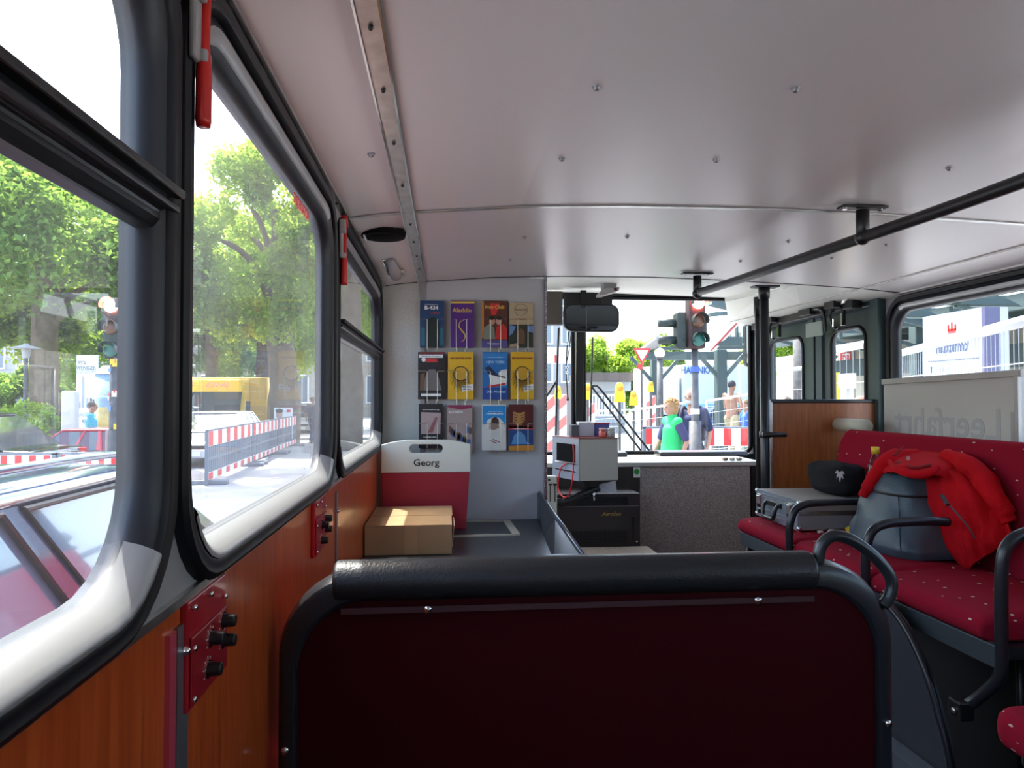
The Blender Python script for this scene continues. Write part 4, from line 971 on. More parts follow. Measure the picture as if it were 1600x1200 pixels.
# ------------------------------------------------ DRIVER'S CORNER
M_boxg = mat('blue_grey_enamel', (.30, .34, .38), .4)
A, B, Cc, Dd = Vector((.652, 3.43, 0)), Vector((.852, 3.46, 0)), Vector((.80, 3.72, 0)), Vector((.560, 3.68, 0))
z0, z1 = AY(904, 752, 3.43).z, AY(904, 686, 3.43).z
t = thing('ticket_cabinet', 'grey and cream metal cash cabinet with an open front by the windscreen', 'cabinet', (.70, 3.57, z0))
MB().prism([(q.x, q.y) for q in (A, B, Cc, Dd)], 'z', z0, z1).build('cabinet_shell', mat('cream_enamel', (.50, .49, .43), .45), t, bevel=.003)
def sidept(a, h, off=0.):  # along the driver-side face
    n_ = Vector((-(Dd-A).y, (Dd-A).x, 0)).normalized(); n_ = n_ if n_.x < 0 else -n_
    p = A+(Dd-A)*a; return Vector((p.x, p.y, z0+(z1-z0)*h))+n_*off
def sideq(a0, a1, h0, h1, off, m, nm, th=.003):
    mb = MB(); mb.loft([[sidept(a0, h0, off), sidept(a1, h0, off), sidept(a1, h1, off), sidept(a0, h1, off)], [sidept(a0, h0, off+th), sidept(a1, h0, off+th), sidept(a1, h1, off+th), sidept(a0, h1, off+th)]])
    return mb.build(nm, m, t)
sideq(0, 1, 0, 1, 0, M_boxg, 'front_face', .004)
sideq(.12, .82, .42, .86, .004, mat('matt_black', (.006, .006, .007), .9, spec=.1), 'dark_opening', .002)
sideq(.08, .86, .38, .41, .004, M_chr, 'opening_lip', .006)
sideq(.08, .86, .20, .22, .004, M_chr, 'opening_lip', .006)
MB().prism([(q.x, q.y) for q in (A+Vector((-.004, -.004, 0)), B+Vector((.003, -.004, 0)), Cc+Vector((.003, .003, 0)), Dd+Vector((-.003, .003, 0)))], 'z', z1, z1+.005).build('top_plate', mat('red_brown_top', (.30, .06, .05), .4), t)
z1 += .006
o = MB().tube([Vector(sidept(.10, .86, .02)), Vector(sidept(.07, .5, .022)), Vector(sidept(.08, -.02, .03)), Vector(sidept(.18, -.34, .035)), Vector(sidept(.40, -.40, .035)), Vector(sidept(.60, -.20, .03)), Vector(sidept(.58, .20, .02)), Vector(sidept(.46, .34, .012)), Vector(sidept(.40, .38, .006))], .0035, 8, smooth=6).build('red_cable', mat('bright_red_cable', (.8, .02, .03), .35), None, smooth=True)
tag(o, 'bright red looped cable hanging on the cash cabinet front', 'cable')
def smallbox(u0, v0, u1, v1, y, dy, m, label, name='carton', lid=None):
    a = AY(u0, v1, y); b = AY(u1, v0, y)
    t_ = thing(name, label, 'box', ((a.x+b.x)/2, y+dy/2, z1))
    MB().box((a.x, y, z1), (b.x, y+dy, b.z)).build('box_body', m, t_, bevel=.002)
    if lid: MB().box((a.x-.002, y-.002, b.z), (b.x+.002, y+dy+.002, b.z+.008)).build('box_lid', lid, t_, bevel=.001)
    return t_
smallbox(893, 664, 904, 681, 3.55, .07, mat('slate_card', (.10, .11, .13), .6), 'small dark grey box at the left on the cash cabinet')
smallbox(905, 662, 928, 680, 3.56, .07, mat('pale_blue_card', (.55, .60, .72), .6), 'small white and pale blue carton on the cash cabinet', lid=M_white)
smallbox(930, 663, 952, 679, 3.58, .06, mat('violet_blue_card', (.10, .12, .42), .6), 'small violet blue carton with red lid on the cash cabinet', lid=mat('red_card', (.45, .03, .06), .5))
def jar(u0, u1, v0, y, m, ml, label):
    a = AY((u0+u1)/2, 683, y); r_ = (u1-u0)/2*y/FPX; zt_ = AY(u0, v0, y).z
    t_ = thing('jar', label, 'jar', (a.x, y, z1))
    h = zt_-z1
    mb = MB(); mb.loft([[Vector((a.x+rad*math.cos(k*.314), y+rad*math.sin(k*.314), z)) for k in range(20)] for rad, z in ((r_*.9, z1), (r_, z1+h*.1), (r_, z1+h*.6), (r_*.8, z1+h*.75), (r_*.8, z1+h*.8))]).build('jar_body', m, t_, smooth=True)
    MB().cyl((a.x, y, z1+h*.8), (a.x, y, z1+h), r_*.9, seg=20).build('jar_lid', ml, t_, smooth=True)
jar(935, 948, 669, 3.50, mat('red_glass', (.75, .16, .12), .2, coat=.3), mat('pinkish_lid', (.75, .45, .42), .4), 'small red jar with pink lid on the cash cabinet')
jar(948, 961, 669, 3.49, mat('grey_white_jar', (.42, .42, .40), .35), M_cream, 'small grey jar with cream lid, right of the red jar')
# arm under the cabinet, seat arm, fader panel, paper
t = thing('cabinet_stand', 'black bracket arm carrying the cash cabinet', 'bracket', (.73, 3.6, .0))
MB().prism([(.70, z0-.001), (.80, z0-.001), (.765, z0-.035), (.74, z0-.05), (.735, z0-.09), (.715, z0-.09), (.71, z0-.05)], 'y', 3.52, 3.60).build('bracket_plate', M_black, t, bevel=.003)
MB().bar((.735, 3.58, z0-.07), (.745, 3.80, z0-.10), .03, .03).build('rear_arm', M_black, t)
MB().tube([AY(935, 762, 3.54), AY(915, 770, 3.52), AY(890, 781, 3.5), AY(872, 786, 3.48)], [.02, .02, .017, .014], smooth=4).build('arm', M_black, t, smooth=True)
MB().tube([AY(872, 779, 3.46), AY(872, 789, 3.46)], .018).build('joint', M_black, t, smooth=True)
MB().tube([AY(872, 785, 3.46), AY(862, 788, 3.45), AY(853, 789, 3.44)], [.006, .008, .010]).build('grip', M_black, t, smooth=True)
MB().tube([AY(928, 768, 3.5), AY(928, 782, 3.5)], .006).build('clamp_screw', M_chr, t, smooth=True)
o = MB().face([AY(932, 758, 3.62), AY(962, 751, 3.62), AY(964, 772, 3.60), AY(934, 766, 3.60)]).build('paper_sheet', mat('pale_paper', (.50, .52, .58), .6), None, solid=.001); tag(o, 'pale printed paper sheet tucked below the cash cabinet', 'paper')
t = thing('fader_panel', 'cream switch panel with black sliders beside the partition edge', 'switch panel', AY(858, 800, 3.40))
a, b = AY(850, 825, 3.40), AY(870.5, 744, 3.40)
MB().box((a.x-.06, 3.40, a.z), (b.x, 3.46, b.z)).build('panel', M_cream, t, bevel=.006)
for u in (852, 859.5, 867):
    p, q = AY(u, 784, 3.399), AY(u, 757, 3.399); MB().box((p.x-.002, 3.397, p.z), (p.x+.002, 3.40, q.z)).build('slider_slot', M_black, t)
    q = AY(u, 757 if u > 855 else 770, 3.395); MB().box((q.x-.008, 3.388, q.z-.004), (q.x+.008, 3.398, q.z+.004)).build('slider_knob', M_black, t, bevel=.001)
for u in (853, 858): q = AY(u, 749.5, 3.399); MB().box((q.x-.005, 3.394, q.z-.005), (q.x+.005, 3.40, q.z+.005)).build('push_button', M_black, t)
MB().box((a.x-.02, 3.42, 0), (a.x+.02, 3.45, a.z)).build('panel_post', M_dark, t)
# dark heater cabinet with grilles and script
HY = 3.62
hx0, hx1 = AY(868, 800, HY).x, AY(1000.5, 800, HY).x
t = thing('heater_cabinet', 'dark brown heater cabinet with grille and gold script', 'heater', ((hx0+hx1)/2, HY, 0))
MB().box((hx0-.35, HY, 0), (hx1, 3.86, AY(900, 772, HY).z)).build('cabinet_body', mat('dark_brown_steel', (.040, .034, .032), .42, .2, bump=(90, .05)), t, bevel=.004)
def grille(u0, v0, u1, v1, nx, nz, nm):
    g_ = MB(); a, b = AY(u0, v1, HY), AY(u1, v0, HY)
    g_.box((a.x, HY-.003, a.z), (b.x, HY-.0005, b.z)); g = g_.build(nm, M_black, t)
    bm_ = MB()
    for k in range(nz+1): z = a.z+(b.z-a.z)*k/nz; bm_.box((a.x, HY-.006, z-.001), (b.x, HY-.003, z+.001))
    for k in range(nx+1): x = a.x+(b.x-a.x)*k/max(nx, 1); bm_.box((x-.0008, HY-.0065, a.z), (x+.0008, HY-.0035, b.z))
    bm_.build('grille_bars', M_dark, g)
grille(900, 776, 980, 790, 1, 5, 'upper_grille'); grille(895, 829, 979, 847, 40, 9, 'lower_grille')
a, b = AY(986, 845, HY), AY(991, 807, HY); MB().box((a.x, HY-.003, a.z), (b.x, HY-.0003, b.z)).build('handle_slot', M_black, t)
mb = MB(); a, b = AY(880, 792.5, HY), AY(998, 792.5, HY); mb.box((a.x, HY-.002, a.z), (b.x, HY, a.z+.003)); mb.build('panel_joint', M_trimg, t)
p = AY(955, 803, HY-.001); text('Aerobus', .030, mat('gold_script', (.62, .46, .12), .3, .7), (p.x, p.y-.001, p.z), 'back', t, width=.105, shear=.45, bold=.01)
for u, v in ((972, 761), (995, 846)): p = AY(u, v, HY); MB().cyl(p-Vector((0, .004, 0)), p, .004, seg=10).build('screw', M_chr, t)
# speckled step lid
t = thing('step_box', 'low box covered in speckled cream sheet below the heater', 'box', (.85, 3.35, 0))
a, b = AY(905, 880, 3.60), AY(1012, 853, 3.60); MB().box((a.x-.05, 3.10, 0), (b.x, 3.60, b.z)).build('box_body', M_speck, t, bevel=.004)
MB().box((a.x-.05, 3.095, b.z-.006), (b.x+.003, 3.10, b.z+.002)).build('edge_strip', M_trimg, t)
# driver mirror, sensor, sunblind
MY = 3.95
t = thing('interior_mirror', 'wide black rear view mirror hanging before the windscreen', 'mirror', AY(925, 497, MY))
a, b = AY(881, 518, MY), AY(968, 475, MY)
mb = MB(); mb.prism(rr(a.x, b.x, a.z, b.z, .05), 'y', MY, MY+.04); mb.build('mirror_shell', M_black, t, bevel=.010, smooth=True)
MB().prism(rr(a.x+.012, b.x-.012, a.z+.010, b.z-.010, .04), 'y', MY-.002, MY+.001).build('mirror_glass', mat('mirror_glass', (.12, .14, .16), .04, 1), t)
xm = AY(916, 490, MY).x; MB().box((xm-.001, MY-.003, a.z+.012), (xm+.001, MY-.001, b.z-.012)).build('glass_joint', M_trimg, t)
for u in (912, 944): p = AY(u, 474, MY+.02); MB().box((p.x-.016, MY+.02, p.z-.01), (p.x+.016, MY+.04, p.z+.075)).build('mirror_bracket', M_black, t)
mb = MB(); p, q = AY(899, 474, MY), AY(899, 458, MY); mb.box((p.x-.05, MY+.03, p.z-.02), (p.x+.22, MY+.10, q.z+.005)); mb.build('mirror_mount', M_black, t)
p = AY(952, 456, 3.7)
t = thing('ceiling_sensor', 'small grey passenger counting sensor under the front ceiling', 'sensor', p)
MB().prism([(p.x-.055, p.z-.022), (p.x-.055, p.z-.008), (p.x-.02, p.z+.022), (p.x+.052, p.z+.022), (p.x+.048, p.z+.005), (p.x-.03, p.z-.020)], 'y', 3.68, 3.78).build('sensor_shell', M_grey, t, bevel=.003)
MB().box((p.x+.02, 3.675, p.z+.004), (p.x+.036, 3.68, p.z+.018)).build('sensor_eye', mat('dark_red_eye', (.06, .01, .01), .2), t)
MB().box((p.x-.03, 3.70, p.z+.02), (p.x+.04, 3.77, p.z+.12)).build('sensor_mount', M_grey, t)
a, b = AY(840, 507, 4.2), AY(879, 471, 4.2)
t = thing('sun_blind', 'brown sun blind pulled down over the driver side windscreen', 'sun blind', (a.x, 4.2, a.z))
MB().box((a.x-.3, 4.2, a.z), (b.x, 4.206, b.z+.06)).build('blind_sheet', mat('brown_blind', (.16, .135, .11), .6), t)
MB().cyl((a.x-.3, 4.203, a.z), (b.x, 4.203, a.z), .006).build('blind_rod', M_trimg, t, smooth=True)
# dark padding over the windscreen bottom + clutter on the dashboard
for x0_, x1_, lb in ((.78, 1.10, 'long black demister duct left of the windscreen corner'), (1.30, 1.86, 'long grey black demister duct at the right of the windscreen')):
    o = MB().prism([(4.22, E-.352), (4.36, E-.352), (4.36, E-.325), (4.30, E-.318), (4.24, E-.325)], 'x', x0_, x1_).build('demister_duct', M_dark, None, bevel=.008, smooth=True); tag(o, lb, 'duct', 'black ducts on the dashboard shelf')
for i, (u, v, c_, lb) in enumerate(((1133, 714, (.35, .25, .18), 'small brown stone on the right of the dashboard shelf'), (1144, 714, (.7, .68, .62), 'white crumpled paper wad on the dashboard shelf'), (1156, 713, (.62, .60, .52), 'cream paper wad beside the white wad on the shelf'), (1167, 713, (.6, .45, .3), 'small tan scrap at the right end of the shelf'))):
    yy = 3.93; p = AY(u, v, yy); o = blob('dashboard_scrap', (min(p.x, 1.67), yy, E-.352+.009), (.016, .018, .010), mat('scrap_%d' % i, c_, .7), None, i*3, .35, .9, seg=14); tag(o, lb, 'scrap')

# ================================================================== OUTSIDE
def GP(x, y, v=None): return Vector((x, y, G))
M_asph = mat('sunlit_asphalt', (.28, .28, .285), .9, var=(1.2, .18), bump=(60, .2))
M_pave = mat('pale_paving', (.45, .44, .42), .9, var=(2.5, .12))
struct(MB().box((-600, -300, G-.2), (600, 900, G)).build('ground', M_asph))
struct(MB().box((6.5, -30, G), (60, 12.0, G+.10)).build('pavement', M_pave, bevel=.02))
struct(MB().box((-60, 30, G), (-3, 75, G+.10)).build('pavement_far', M_pave))
struct(MB().box((-1.9, 6.2, G), (-1.75, 28, G+.012)).build('lane_marking', M_white))
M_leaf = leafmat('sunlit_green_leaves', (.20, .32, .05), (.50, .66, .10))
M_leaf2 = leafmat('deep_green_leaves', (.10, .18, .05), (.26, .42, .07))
M_bark = mat('grey_brown_bark', (.16, .12, .085), .9, var=(3, .3), bump=(14, .8))
def crown_mesh(seed, R_, H, n, leaf, clusters):
    n = int(n*3.0); leaf *= .5
    r = random.Random(seed); vs = []; fs = []
    cl = []
    for k in range(clusters):
        a = r.random()*6.283; h = r.random(); rad = (math.sin(math.pi*(.15+.8*h))**.7)*R_*(.35+.65*r.random()**.5)
        cl.append((Vector((rad*math.cos(a), rad*math.sin(a), H*h)), (.16+.16*r.random())*R_))
    for i in range(n):
        c_, s_ = cl[i % clusters]
        d = Vector((r.gauss(0, 1), r.gauss(0, 1), r.gauss(0, .7))); d.normalize(); p = c_+d*s_*(.55+.45*r.random())
        u = Vector((r.gauss(0, 1), r.gauss(0, 1), r.gauss(0, 1))).normalized(); w_ = u.cross(Vector((r.gauss(0, 1), r.gauss(0, 1), 1.5))).normalized()
        L = leaf*(.6+.8*r.random()); b = len(vs)
        vs += [p-u*L, p+w_*L*.6, p+u*L, p-w_*L*.6]; fs.append((b, b+1, b+2, b+3))
    me = bpy.data.meshes.new('crown'); me.from_pydata(vs, [], fs); return me, cl
CM = {}
def tree(x, y, label, trunk_h, R_, H, tr, seed=1, n=11000, leaf=.16, m=None, lean=0, clusters=46, zg=G):
    t = lthing('leafy_tree', label, 'tree', (x, y, zg), 0, 'trees around the square')
    key = (seed, R_, H, n)
    if key not in CM: CM[key] = crown_mesh(seed, R_, H, n, leaf, clusters)
    me, cl = CM[key]
    c_ = bpy.data.objects.new('crown', me); C.objects.link(c_); c_.parent = t; c_.location = (lean, 0, trunk_h); ORG[c_.name] = Vector((0, 0, 0))
    if not me.materials: me.materials.append(m or M_leaf)
    tk = MB(); tk.tube([(0, 0, 0), (.02, 0, trunk_h*.5), (lean*.5, 0, trunk_h), (lean*.8, .1, trunk_h+H*.35), (lean, .1, trunk_h+H*.7)], [tr*1.2, tr, tr*.9, tr*.6, tr*.25], 14, smooth=4)
    tk.build('trunk', M_bark, t, smooth=True)
    r = random.Random(seed)
    for q, s_ in r.sample(cl, min(9, len(cl))):
        q = q+Vector((lean, 0, trunk_h)); st = Vector((lean*.6, 0, trunk_h+(q.z-trunk_h)*.35))
        MB().tube([st, (st+q)/2+Vector((0, 0, .1*H)), q], [tr*.35, tr*.22, tr*.08], 7, smooth=4).build('branch', M_bark, t, smooth=True)
    return t
def X_(u, Y): return (u-696)/FPX*Y*1.0
def XA(u, Y): return AY(u, 623, Y).x
# left hand trees
tree(XA(443, 27), 27, 'big tree with thick grey brown trunk behind the barriers', 4.4, 3.2, 6.2, .50, 3, 15000, .17, lean=-.4, clusters=60)
tree(XA(410, 38), 38, 'tree with slim trunk just left of the thick trunk', 4.5, 4.0, 6.5, .35, 4, 12000, .22)
tree(XA(548, 24), 24, 'tree whose trunk stands in the farthest left window', 6.0, 2.6, 5.0, .34, 5, 9000, .16)
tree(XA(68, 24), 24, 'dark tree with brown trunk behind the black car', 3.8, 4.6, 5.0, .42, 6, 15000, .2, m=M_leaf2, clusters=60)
tree(XA(-60, 26), 26, 'broad tree at the far left edge of the nearest window', 3.6, 4.6, 5.0, .42, 7, 13000, .2)
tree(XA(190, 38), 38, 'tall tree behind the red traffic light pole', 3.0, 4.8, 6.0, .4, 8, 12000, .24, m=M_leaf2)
tree(XA(330, 37), 37, 'round tree top rising above the yellow van', 5.2, 3.8, 6.0, .3, 9, 11000, .19)
tree(XA(300, 48), 48, 'distant low tree behind the yellow van', 3.5, 5.0, 4.5, .3, 10, 9000, .28, m=M_leaf2)
tree(XA(505, 40), 40, 'leafy tree right of the thick trunk', 3.8, 4.2, 8.2, .3, 12, 12000, .22)
tree(AY(256, 600, 19).x, 19, 'tall street tree with high crown added unseen to shade the street', 12.6, 4.7, 4.4, .27, 21, 10500, .2, clusters=38)  # unseen tree, placed so that its crown shades the street
# trees seen through the windscreen
tree(XA(955, 52), 52, 'rounded tree left of the signal heads beyond the shelter', 2.2, 2.9, 3.9, .3, 13, 9000, .2)
tree(XA(1002, 50), 50, 'tree between the shelter and the give way sign', 1.2, 2.6, 4.6, .3, 14, 9000, .2)
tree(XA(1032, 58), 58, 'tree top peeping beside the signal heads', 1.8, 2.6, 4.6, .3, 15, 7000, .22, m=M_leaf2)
tree(XA(1215, 38), 38, 'small tree seen in the first door pane', 1.6, 2.2, 3.6, .2, 16, 7000, .16)
def bush(u, Y, r, label, sd, m=None):
    t = lthing('green_bush', label, 'bush', (XA(u, Y), Y, G), 0, 'bushes along the far pavement')
    me, _ = crown_mesh(sd, r, r*1.3, 2600 if r < 2 else 6000, .09 if r < 2 else .26, 16 if r < 2 else 40); c_ = bpy.data.objects.new('foliage', me); C.objects.link(c_); c_.parent = t; me.materials.append(m or M_leaf)
    MB().tube([(0, 0, 0), (0, 0, r)], .05).build('stem', M_bark, t)
bush(42, 19, 1.1, 'sunny bush above the black car roof, left of the trunk', 31); bush(-12, 20.5, 1.0, 'bush at the left frame edge above the black car', 32); bush(430, 36.6, 1.1, 'bright bush at the foot of the thick trunk', 33)
bush(208, 19.5, .6, 'dark green shrub beside the sticker covered signal pole', 34, M_leaf2)
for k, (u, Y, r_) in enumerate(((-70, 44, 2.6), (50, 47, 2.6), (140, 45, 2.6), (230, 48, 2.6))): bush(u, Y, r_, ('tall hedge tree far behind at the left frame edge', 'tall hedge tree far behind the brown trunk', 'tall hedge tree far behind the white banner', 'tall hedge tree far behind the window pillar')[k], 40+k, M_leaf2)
# ---------------------------------------------------------------- buildings
M_stone = mat('pale_sandstone', (.42, .38, .32), .85, var=(1.5, .1))
M_stone2 = mat('grey_render', (.33, .34, .35), .85, var=(1, .08))
M_pane = mat('dark_window_pane', (.16, .20, .25), .08, coat=.5)
def building(name, label, x0, x1, y, h, m, cols_, rows_, wz, gh, arch=False, depth=8):
    t = thing(name, label, 'building', ((x0+x1)/2, y, G))
    MB().box((x0, y, G), (x1, y+depth, G+h)).build('wall', m, t)
    cm = MB().box((x0-.2, y-.4, G+h-.5), (x1+.2, y, G+h)).build('cornice', m, t, bevel=.05)
    for r_ in range(rows_):
        z = G+wz+r_*gh
        MB().box((x0, y-.12, z-.45), (x1, y, z-.25)).build('string_course', m, t)
        for c_ in range(cols_):
            xc = x0+(x1-x0)*(c_+.5)/cols_; ww = min(1.5, (x1-x0)/cols_*.45)
            f = MB(); f.box((xc-ww/2-.12, y-.08, z-.1), (xc+ww/2+.12, y-.01, z+gh*.62+.12)); f = f.build('window', M_white, t)
            MB().box((xc-ww/2, y-.10, z), (xc-.03, y-.07, z+gh*.62)).build('pane', M_pane, f); MB().box((xc+.03, y-.10, z), (xc+ww/2, y-.07, z+gh*.62)).build('pane', M_pane, f)
            if arch and r_ == 0: MB().tube([(xc-ww/2-.2, y-.1, z+gh*.60), (xc-ww/3, y-.1, z+gh*.72), (xc, y-.1, z+gh*.78), (xc+ww/3, y-.1, z+gh*.72), (xc+ww/2+.2, y-.1, z+gh*.60)], .09, smooth=3).build('arch', m, f)
    return t
building('stone_building', 'long pale stone building behind the left hand trees', XA(150, 62), XA(600, 62), 62, 12.0, M_stone, 12, 3, 1.4, 3.6, True)
building('corner_building', 'grey building with white windows left of the windscreen post', XA(838, 48), XA(902, 48), 48, 10.5, M_stone2, 2, 3, 2.9, 2.6)
building('grey_row_building', 'long grey building row behind the black car and hedge', XA(-420, 66), XA(130, 66), 66, 10.0, M_stone2, 14, 3, 1.4, 3.0)
t = building('shop_hut', 'low flat roofed building right of the windscreen post', XA(918, 36), XA(977, 36), 36, 2.6, mat('grey_blue_wall', (.38, .43, .47), .7), 4, 1, .9, 1.5, depth=3)
MB().box((XA(905, 36), 34.6, G+2.6), (XA(982, 36), 39, G+3.0)).build('flat_roof', mat('dark_brown_fascia', (.10, .08, .07), .6), t)
t = thing('street_kiosk', 'pale kiosk with red and white sign at the driver side', 'kiosk', (XA(862, 30), 30, G))
MB().box((XA(852, 30), 30, G), (XA(895, 30), 33, G+2.3)).build('wall', mat('brown_kiosk', (.28, .24, .22), .7), t)
s_ = MB().box((XA(854, 30), 29.9, E+1.5), (XA(892, 30), 30, E+2.2)).build('sign', M_white, t); MB().box((XA(866, 30), 29.85, E+1.52), (XA(872, 30), 29.9, E+1.85)).build('sign_mark', M_red, s_)
# ---------------------------------------------------------------- cars
def car(label, cx, cy, rz, L, W, H, col, kind='sedan', rails=False, group='cars on the square', rough=.16, detail=False, glassc=None):
    M_b = mat('car_paint_%s' % '_'.join('%d' % (c*100) for c in col), col, rough, .25, coat=.8)
    M_g = glassc or mat('dark_car_glass', (.035, .05, .06), .04, coat=1)
    t = lthing('parked_car', label, 'car', (cx, cy, G), rz, group)
    hw = W/2; zb = .24; zbelt = H*.62
    xs = [-L/2, -L/2+.08, -L*.36, -L*.1, L*.18, L*.30, L*.44, L/2-.06, L/2]
    zt = [zbelt*.86, zbelt*.98, zbelt*1.02, zbelt, zbelt*.98, zbelt*.93, zbelt*.80, zbelt*.66, zbelt*.55] if kind != 'van' else [zbelt]*5+[zbelt*.96, zbelt*.86, zbelt*.72, zbelt*.6]
    if kind == 'estate': zt[0] = zbelt*.95; zt[1] = zbelt*1.04
    wf = [.86, .95, 1, 1, 1, .99, .96, .88, .78]
    rings = []
    for x, z, k in zip(xs, zt, wf):
        w_ = hw*k; rings.append([Vector((x, y, zz)) for y, zz in ((-w_*.92, zb), (-w_, zb+.10), (-w_*1.0, zb+(z-zb)*.55), (-w_*.985, z-.10), (-w_*.93, z-.01), (-w_*.5, z+.015), (w_*.5, z+.015), (w_*.93, z-.01), (w_*.985, z-.10), (w_, zb+(z-zb)*.55), (w_, zb+.10), (w_*.92, zb))])
    MB().loft(rings).build('body', M_b, t, smooth=True, bevel=.03)
    if kind == 'estate': bx0, bx1, rx0, rx1 = -L/2+.06, L*.235, -L/2+.32, L*.06
    elif kind == 'van': bx0, bx1, rx0, rx1 = -L/2+.03, L*.36, -L/2+.08, L*.22
    else: bx0, bx1, rx0, rx1 = -L/2+.45, L*.24, -L*.26, L*.06
    zr = H-.035; bw = hw*.93; rw_ = hw*.72
    def pt(a, b, side):  # a along (0 rear..1 front), b up
        x = (bx0+(bx1-bx0)*a)*(1-b)+(rx0+(rx1-rx0)*a)*b; w_ = bw*(1-b)+rw_*b
        return Vector((x, side*w_, zbelt*1.0+(zr-zbelt)*b))
    gl = MB(); gl.loft([[pt(0, 0, -1), pt(1, 0, -1), pt(1, 0, 1), pt(0, 0, 1)], [pt(0, 1, -1), pt(1, 1, -1), pt(1, 1, 1), pt(0, 1, 1)]])
    gl.build('window_glass', M_g, t)
    rf = MB(); rr0 = rr(rx0-.04, rx1+.06, -rw_-.02, rw_+.02, .14, 5); rr1 = rr(rx0+.10, rx1-.12, -rw_+.14, rw_-.14, .14, 5)
    rf.loft([[Vector((p[0], p[1], zr-.03)) for p in rr0], [Vector((p[0], p[1], zr+.012)) for p in rr0], [Vector((p[0], p[1], H)) for p in rr1]]).build('roof', M_b, t, smooth=True)
    pil = [(0, .05), (.955, 1.0), (.50, .54)] + ([(.27, .30)] if kind == 'estate' else []) + ([(.20, .27)] if kind == 'sedan' else [])
    for s_ in (-1, 1):
        for a0, a1 in pil:
            o_ = Vector((0, s_*.012, 0)); MB().loft([[pt(a0, 0, s_), pt(a1, 0, s_), pt(a1, 0, s_)+o_, pt(a0, 0, s_)+o_], [pt(a0, 1, s_), pt(a1, 1, s_), pt(a1, 1, s_)+o_, pt(a0, 1, s_)+o_]]).build('pillar', M_b, t)
        if detail:
            for a0, a1 in ((.06, .265), (.305, .495), (.545, .93)):
                e_ = Vector((0, s_*.014, 0)); L0 = [pt(a0, .03, s_), pt(a1, .03, s_), pt(a1, .93, s_), pt(a0, .93, s_)]
                MB().tube([v_+e_ for v_ in L0], .013, 6, loop=True).build('window_rubber', M_rub, t)
            MB().tube([pt(.345, .03, s_)+e_, pt(.345, .93, s_)+e_], .010, 6).build('window_divider', M_rub, t)
            MB().tube([pt(.02, 1, s_)+Vector((0, s_*.02, .0)), pt(.97, 1, s_)+Vector((0, s_*.02, 0))], .009, 6).build('gutter_trim', M_alu, t)
        MB().tube([pt(.04, .0, s_)+Vector((0, s_*.012, .0)), pt(.97, 0, s_)+Vector((0, s_*.012, 0))], .010, 6).build('waist_trim', M_rub, t)
        MB().tube([(-L*.40, s_*(hw+.004), zb+.30), (L*.42, s_*(hw*.97+.006), zb+.30)], .022, 6).build('side_strip', M_rub, t)
        for a in (.52, .28):
            x = bx0+(bx1-bx0)*a; MB().tube([(x, s_*(hw*.985), zbelt-.06), (x+.01, s_*(hw+.002), zb+.2)], .004, 5).build('door_gap', M_black, t)
            MB().box((x-.24, s_*(hw*.99)-.006, zbelt-.17), (x-.08, s_*(hw*.99)+.022, zbelt-.135)).build('door_handle', M_b, t, bevel=.006)
        mr = MB(); mr.ell((bx1-.20, s_*(hw+.10), zbelt+.06), (.05, .11, .07), 12, 8).build('wing_mirror', M_b if not detail else M_black, t, smooth=True)
        MB().ell((L/2-.10, s_*hw*.62, zb+.33), (.12, .17, .09), 12, 8).build('headlamp', mat('lamp_glass', (.8, .82, .85), .1, coat=.6), t, smooth=True)
        MB().box((-L/2-.005, s_*hw*.80-.10, zb+.30), (-L/2+.09, s_*hw*.80+.10, zb+.62)).build('tail_lamp', mat('tail_red', (.5, .01, .01), .2), t, bevel=.02)
        for x in (-L*.30, L*.32):
            w_ = MB().cyl((x, s_*(hw-.19), .31), (x, s_*(hw+.008), .31), .31, seg=28).build('wheel', M_rub, t, smooth=True, bevel=.02)
            MB().cyl((x, s_*(hw+.004), .31), (x, s_*(hw+.014), .31), .20, .17, 20).build('hub_cap', M_alu, w_, smooth=True)
        if rails:
            MB().tube([(rx0+.05, s_*(rw_-.02), zr+.02), (rx0+.16, s_*(rw_-.02), H+.045), (rx0+(rx1-rx0)*.5, s_*(rw_-.02), H+.055), (rx1-.20, s_*(rw_-.02), H+.045), (rx1-.02, s_*(rw_-.02), zr+.01)], .016, 10, smooth=5).build('roof_rail', M_b, t, smooth=True)
    MB().box((L/2-.07, -.40, zb+.22), (L/2+.02, .40, zb+.32)).build('grille', M_black, t, bevel=.01)
    MB().prism(rr(-hw*.9, hw*.9, zb+.02, zb+.20, .06), 'x', L/2-.10, L/2+.04).build('front_bumper', M_b, t, bevel=.02)
    MB().prism(rr(-hw*.9, hw*.9, zb+.02, zb+.22, .06), 'x', -L/2-.04, -L/2+.10).build('rear_bumper', M_b, t, bevel=.02)
    for x in (-L/2-.045, L/2+.04): MB().box((x-.003, -.26, zb+.06), (x+.006, .26, zb+.17)).build('number_plate', M_white, t)
    return t
PI = math.pi
ng = car('dark blue estate car with roof rails close beside the bus', -1.99, 3.10, PI/2, 4.5, 1.76, 1.42, (.045, .075, .15), 'estate', True, detail=True, rough=.12, glassc=mat('sky_reflection_glass', (.10, .20, .28), .03, coat=1))  # glass base colour carries the blue of the reflected sky
car('black saloon car beyond the red white barrier on the left', -8.55, 12.4, PI, 4.5, 1.8, 1.47, (.012, .013, .016), rough=.12)
car('white car glinting in the sun in front of the yellow van', XA(306, 18)-.15, 20.2, -PI/2, 4.3, 1.75, 1.36, (.72, .74, .76), rough=.10)
car('silver car behind the far end of the barriers', XA(469, 33)-.1, 35.5, -PI/2, 4.2, 1.75, 1.42, (.45, .48, .50))
car('white van beside the portrait poster', XA(424, 40), 41, -PI/2, 4.8, 1.85, 1.75, (.75, .76, .76), 'van')
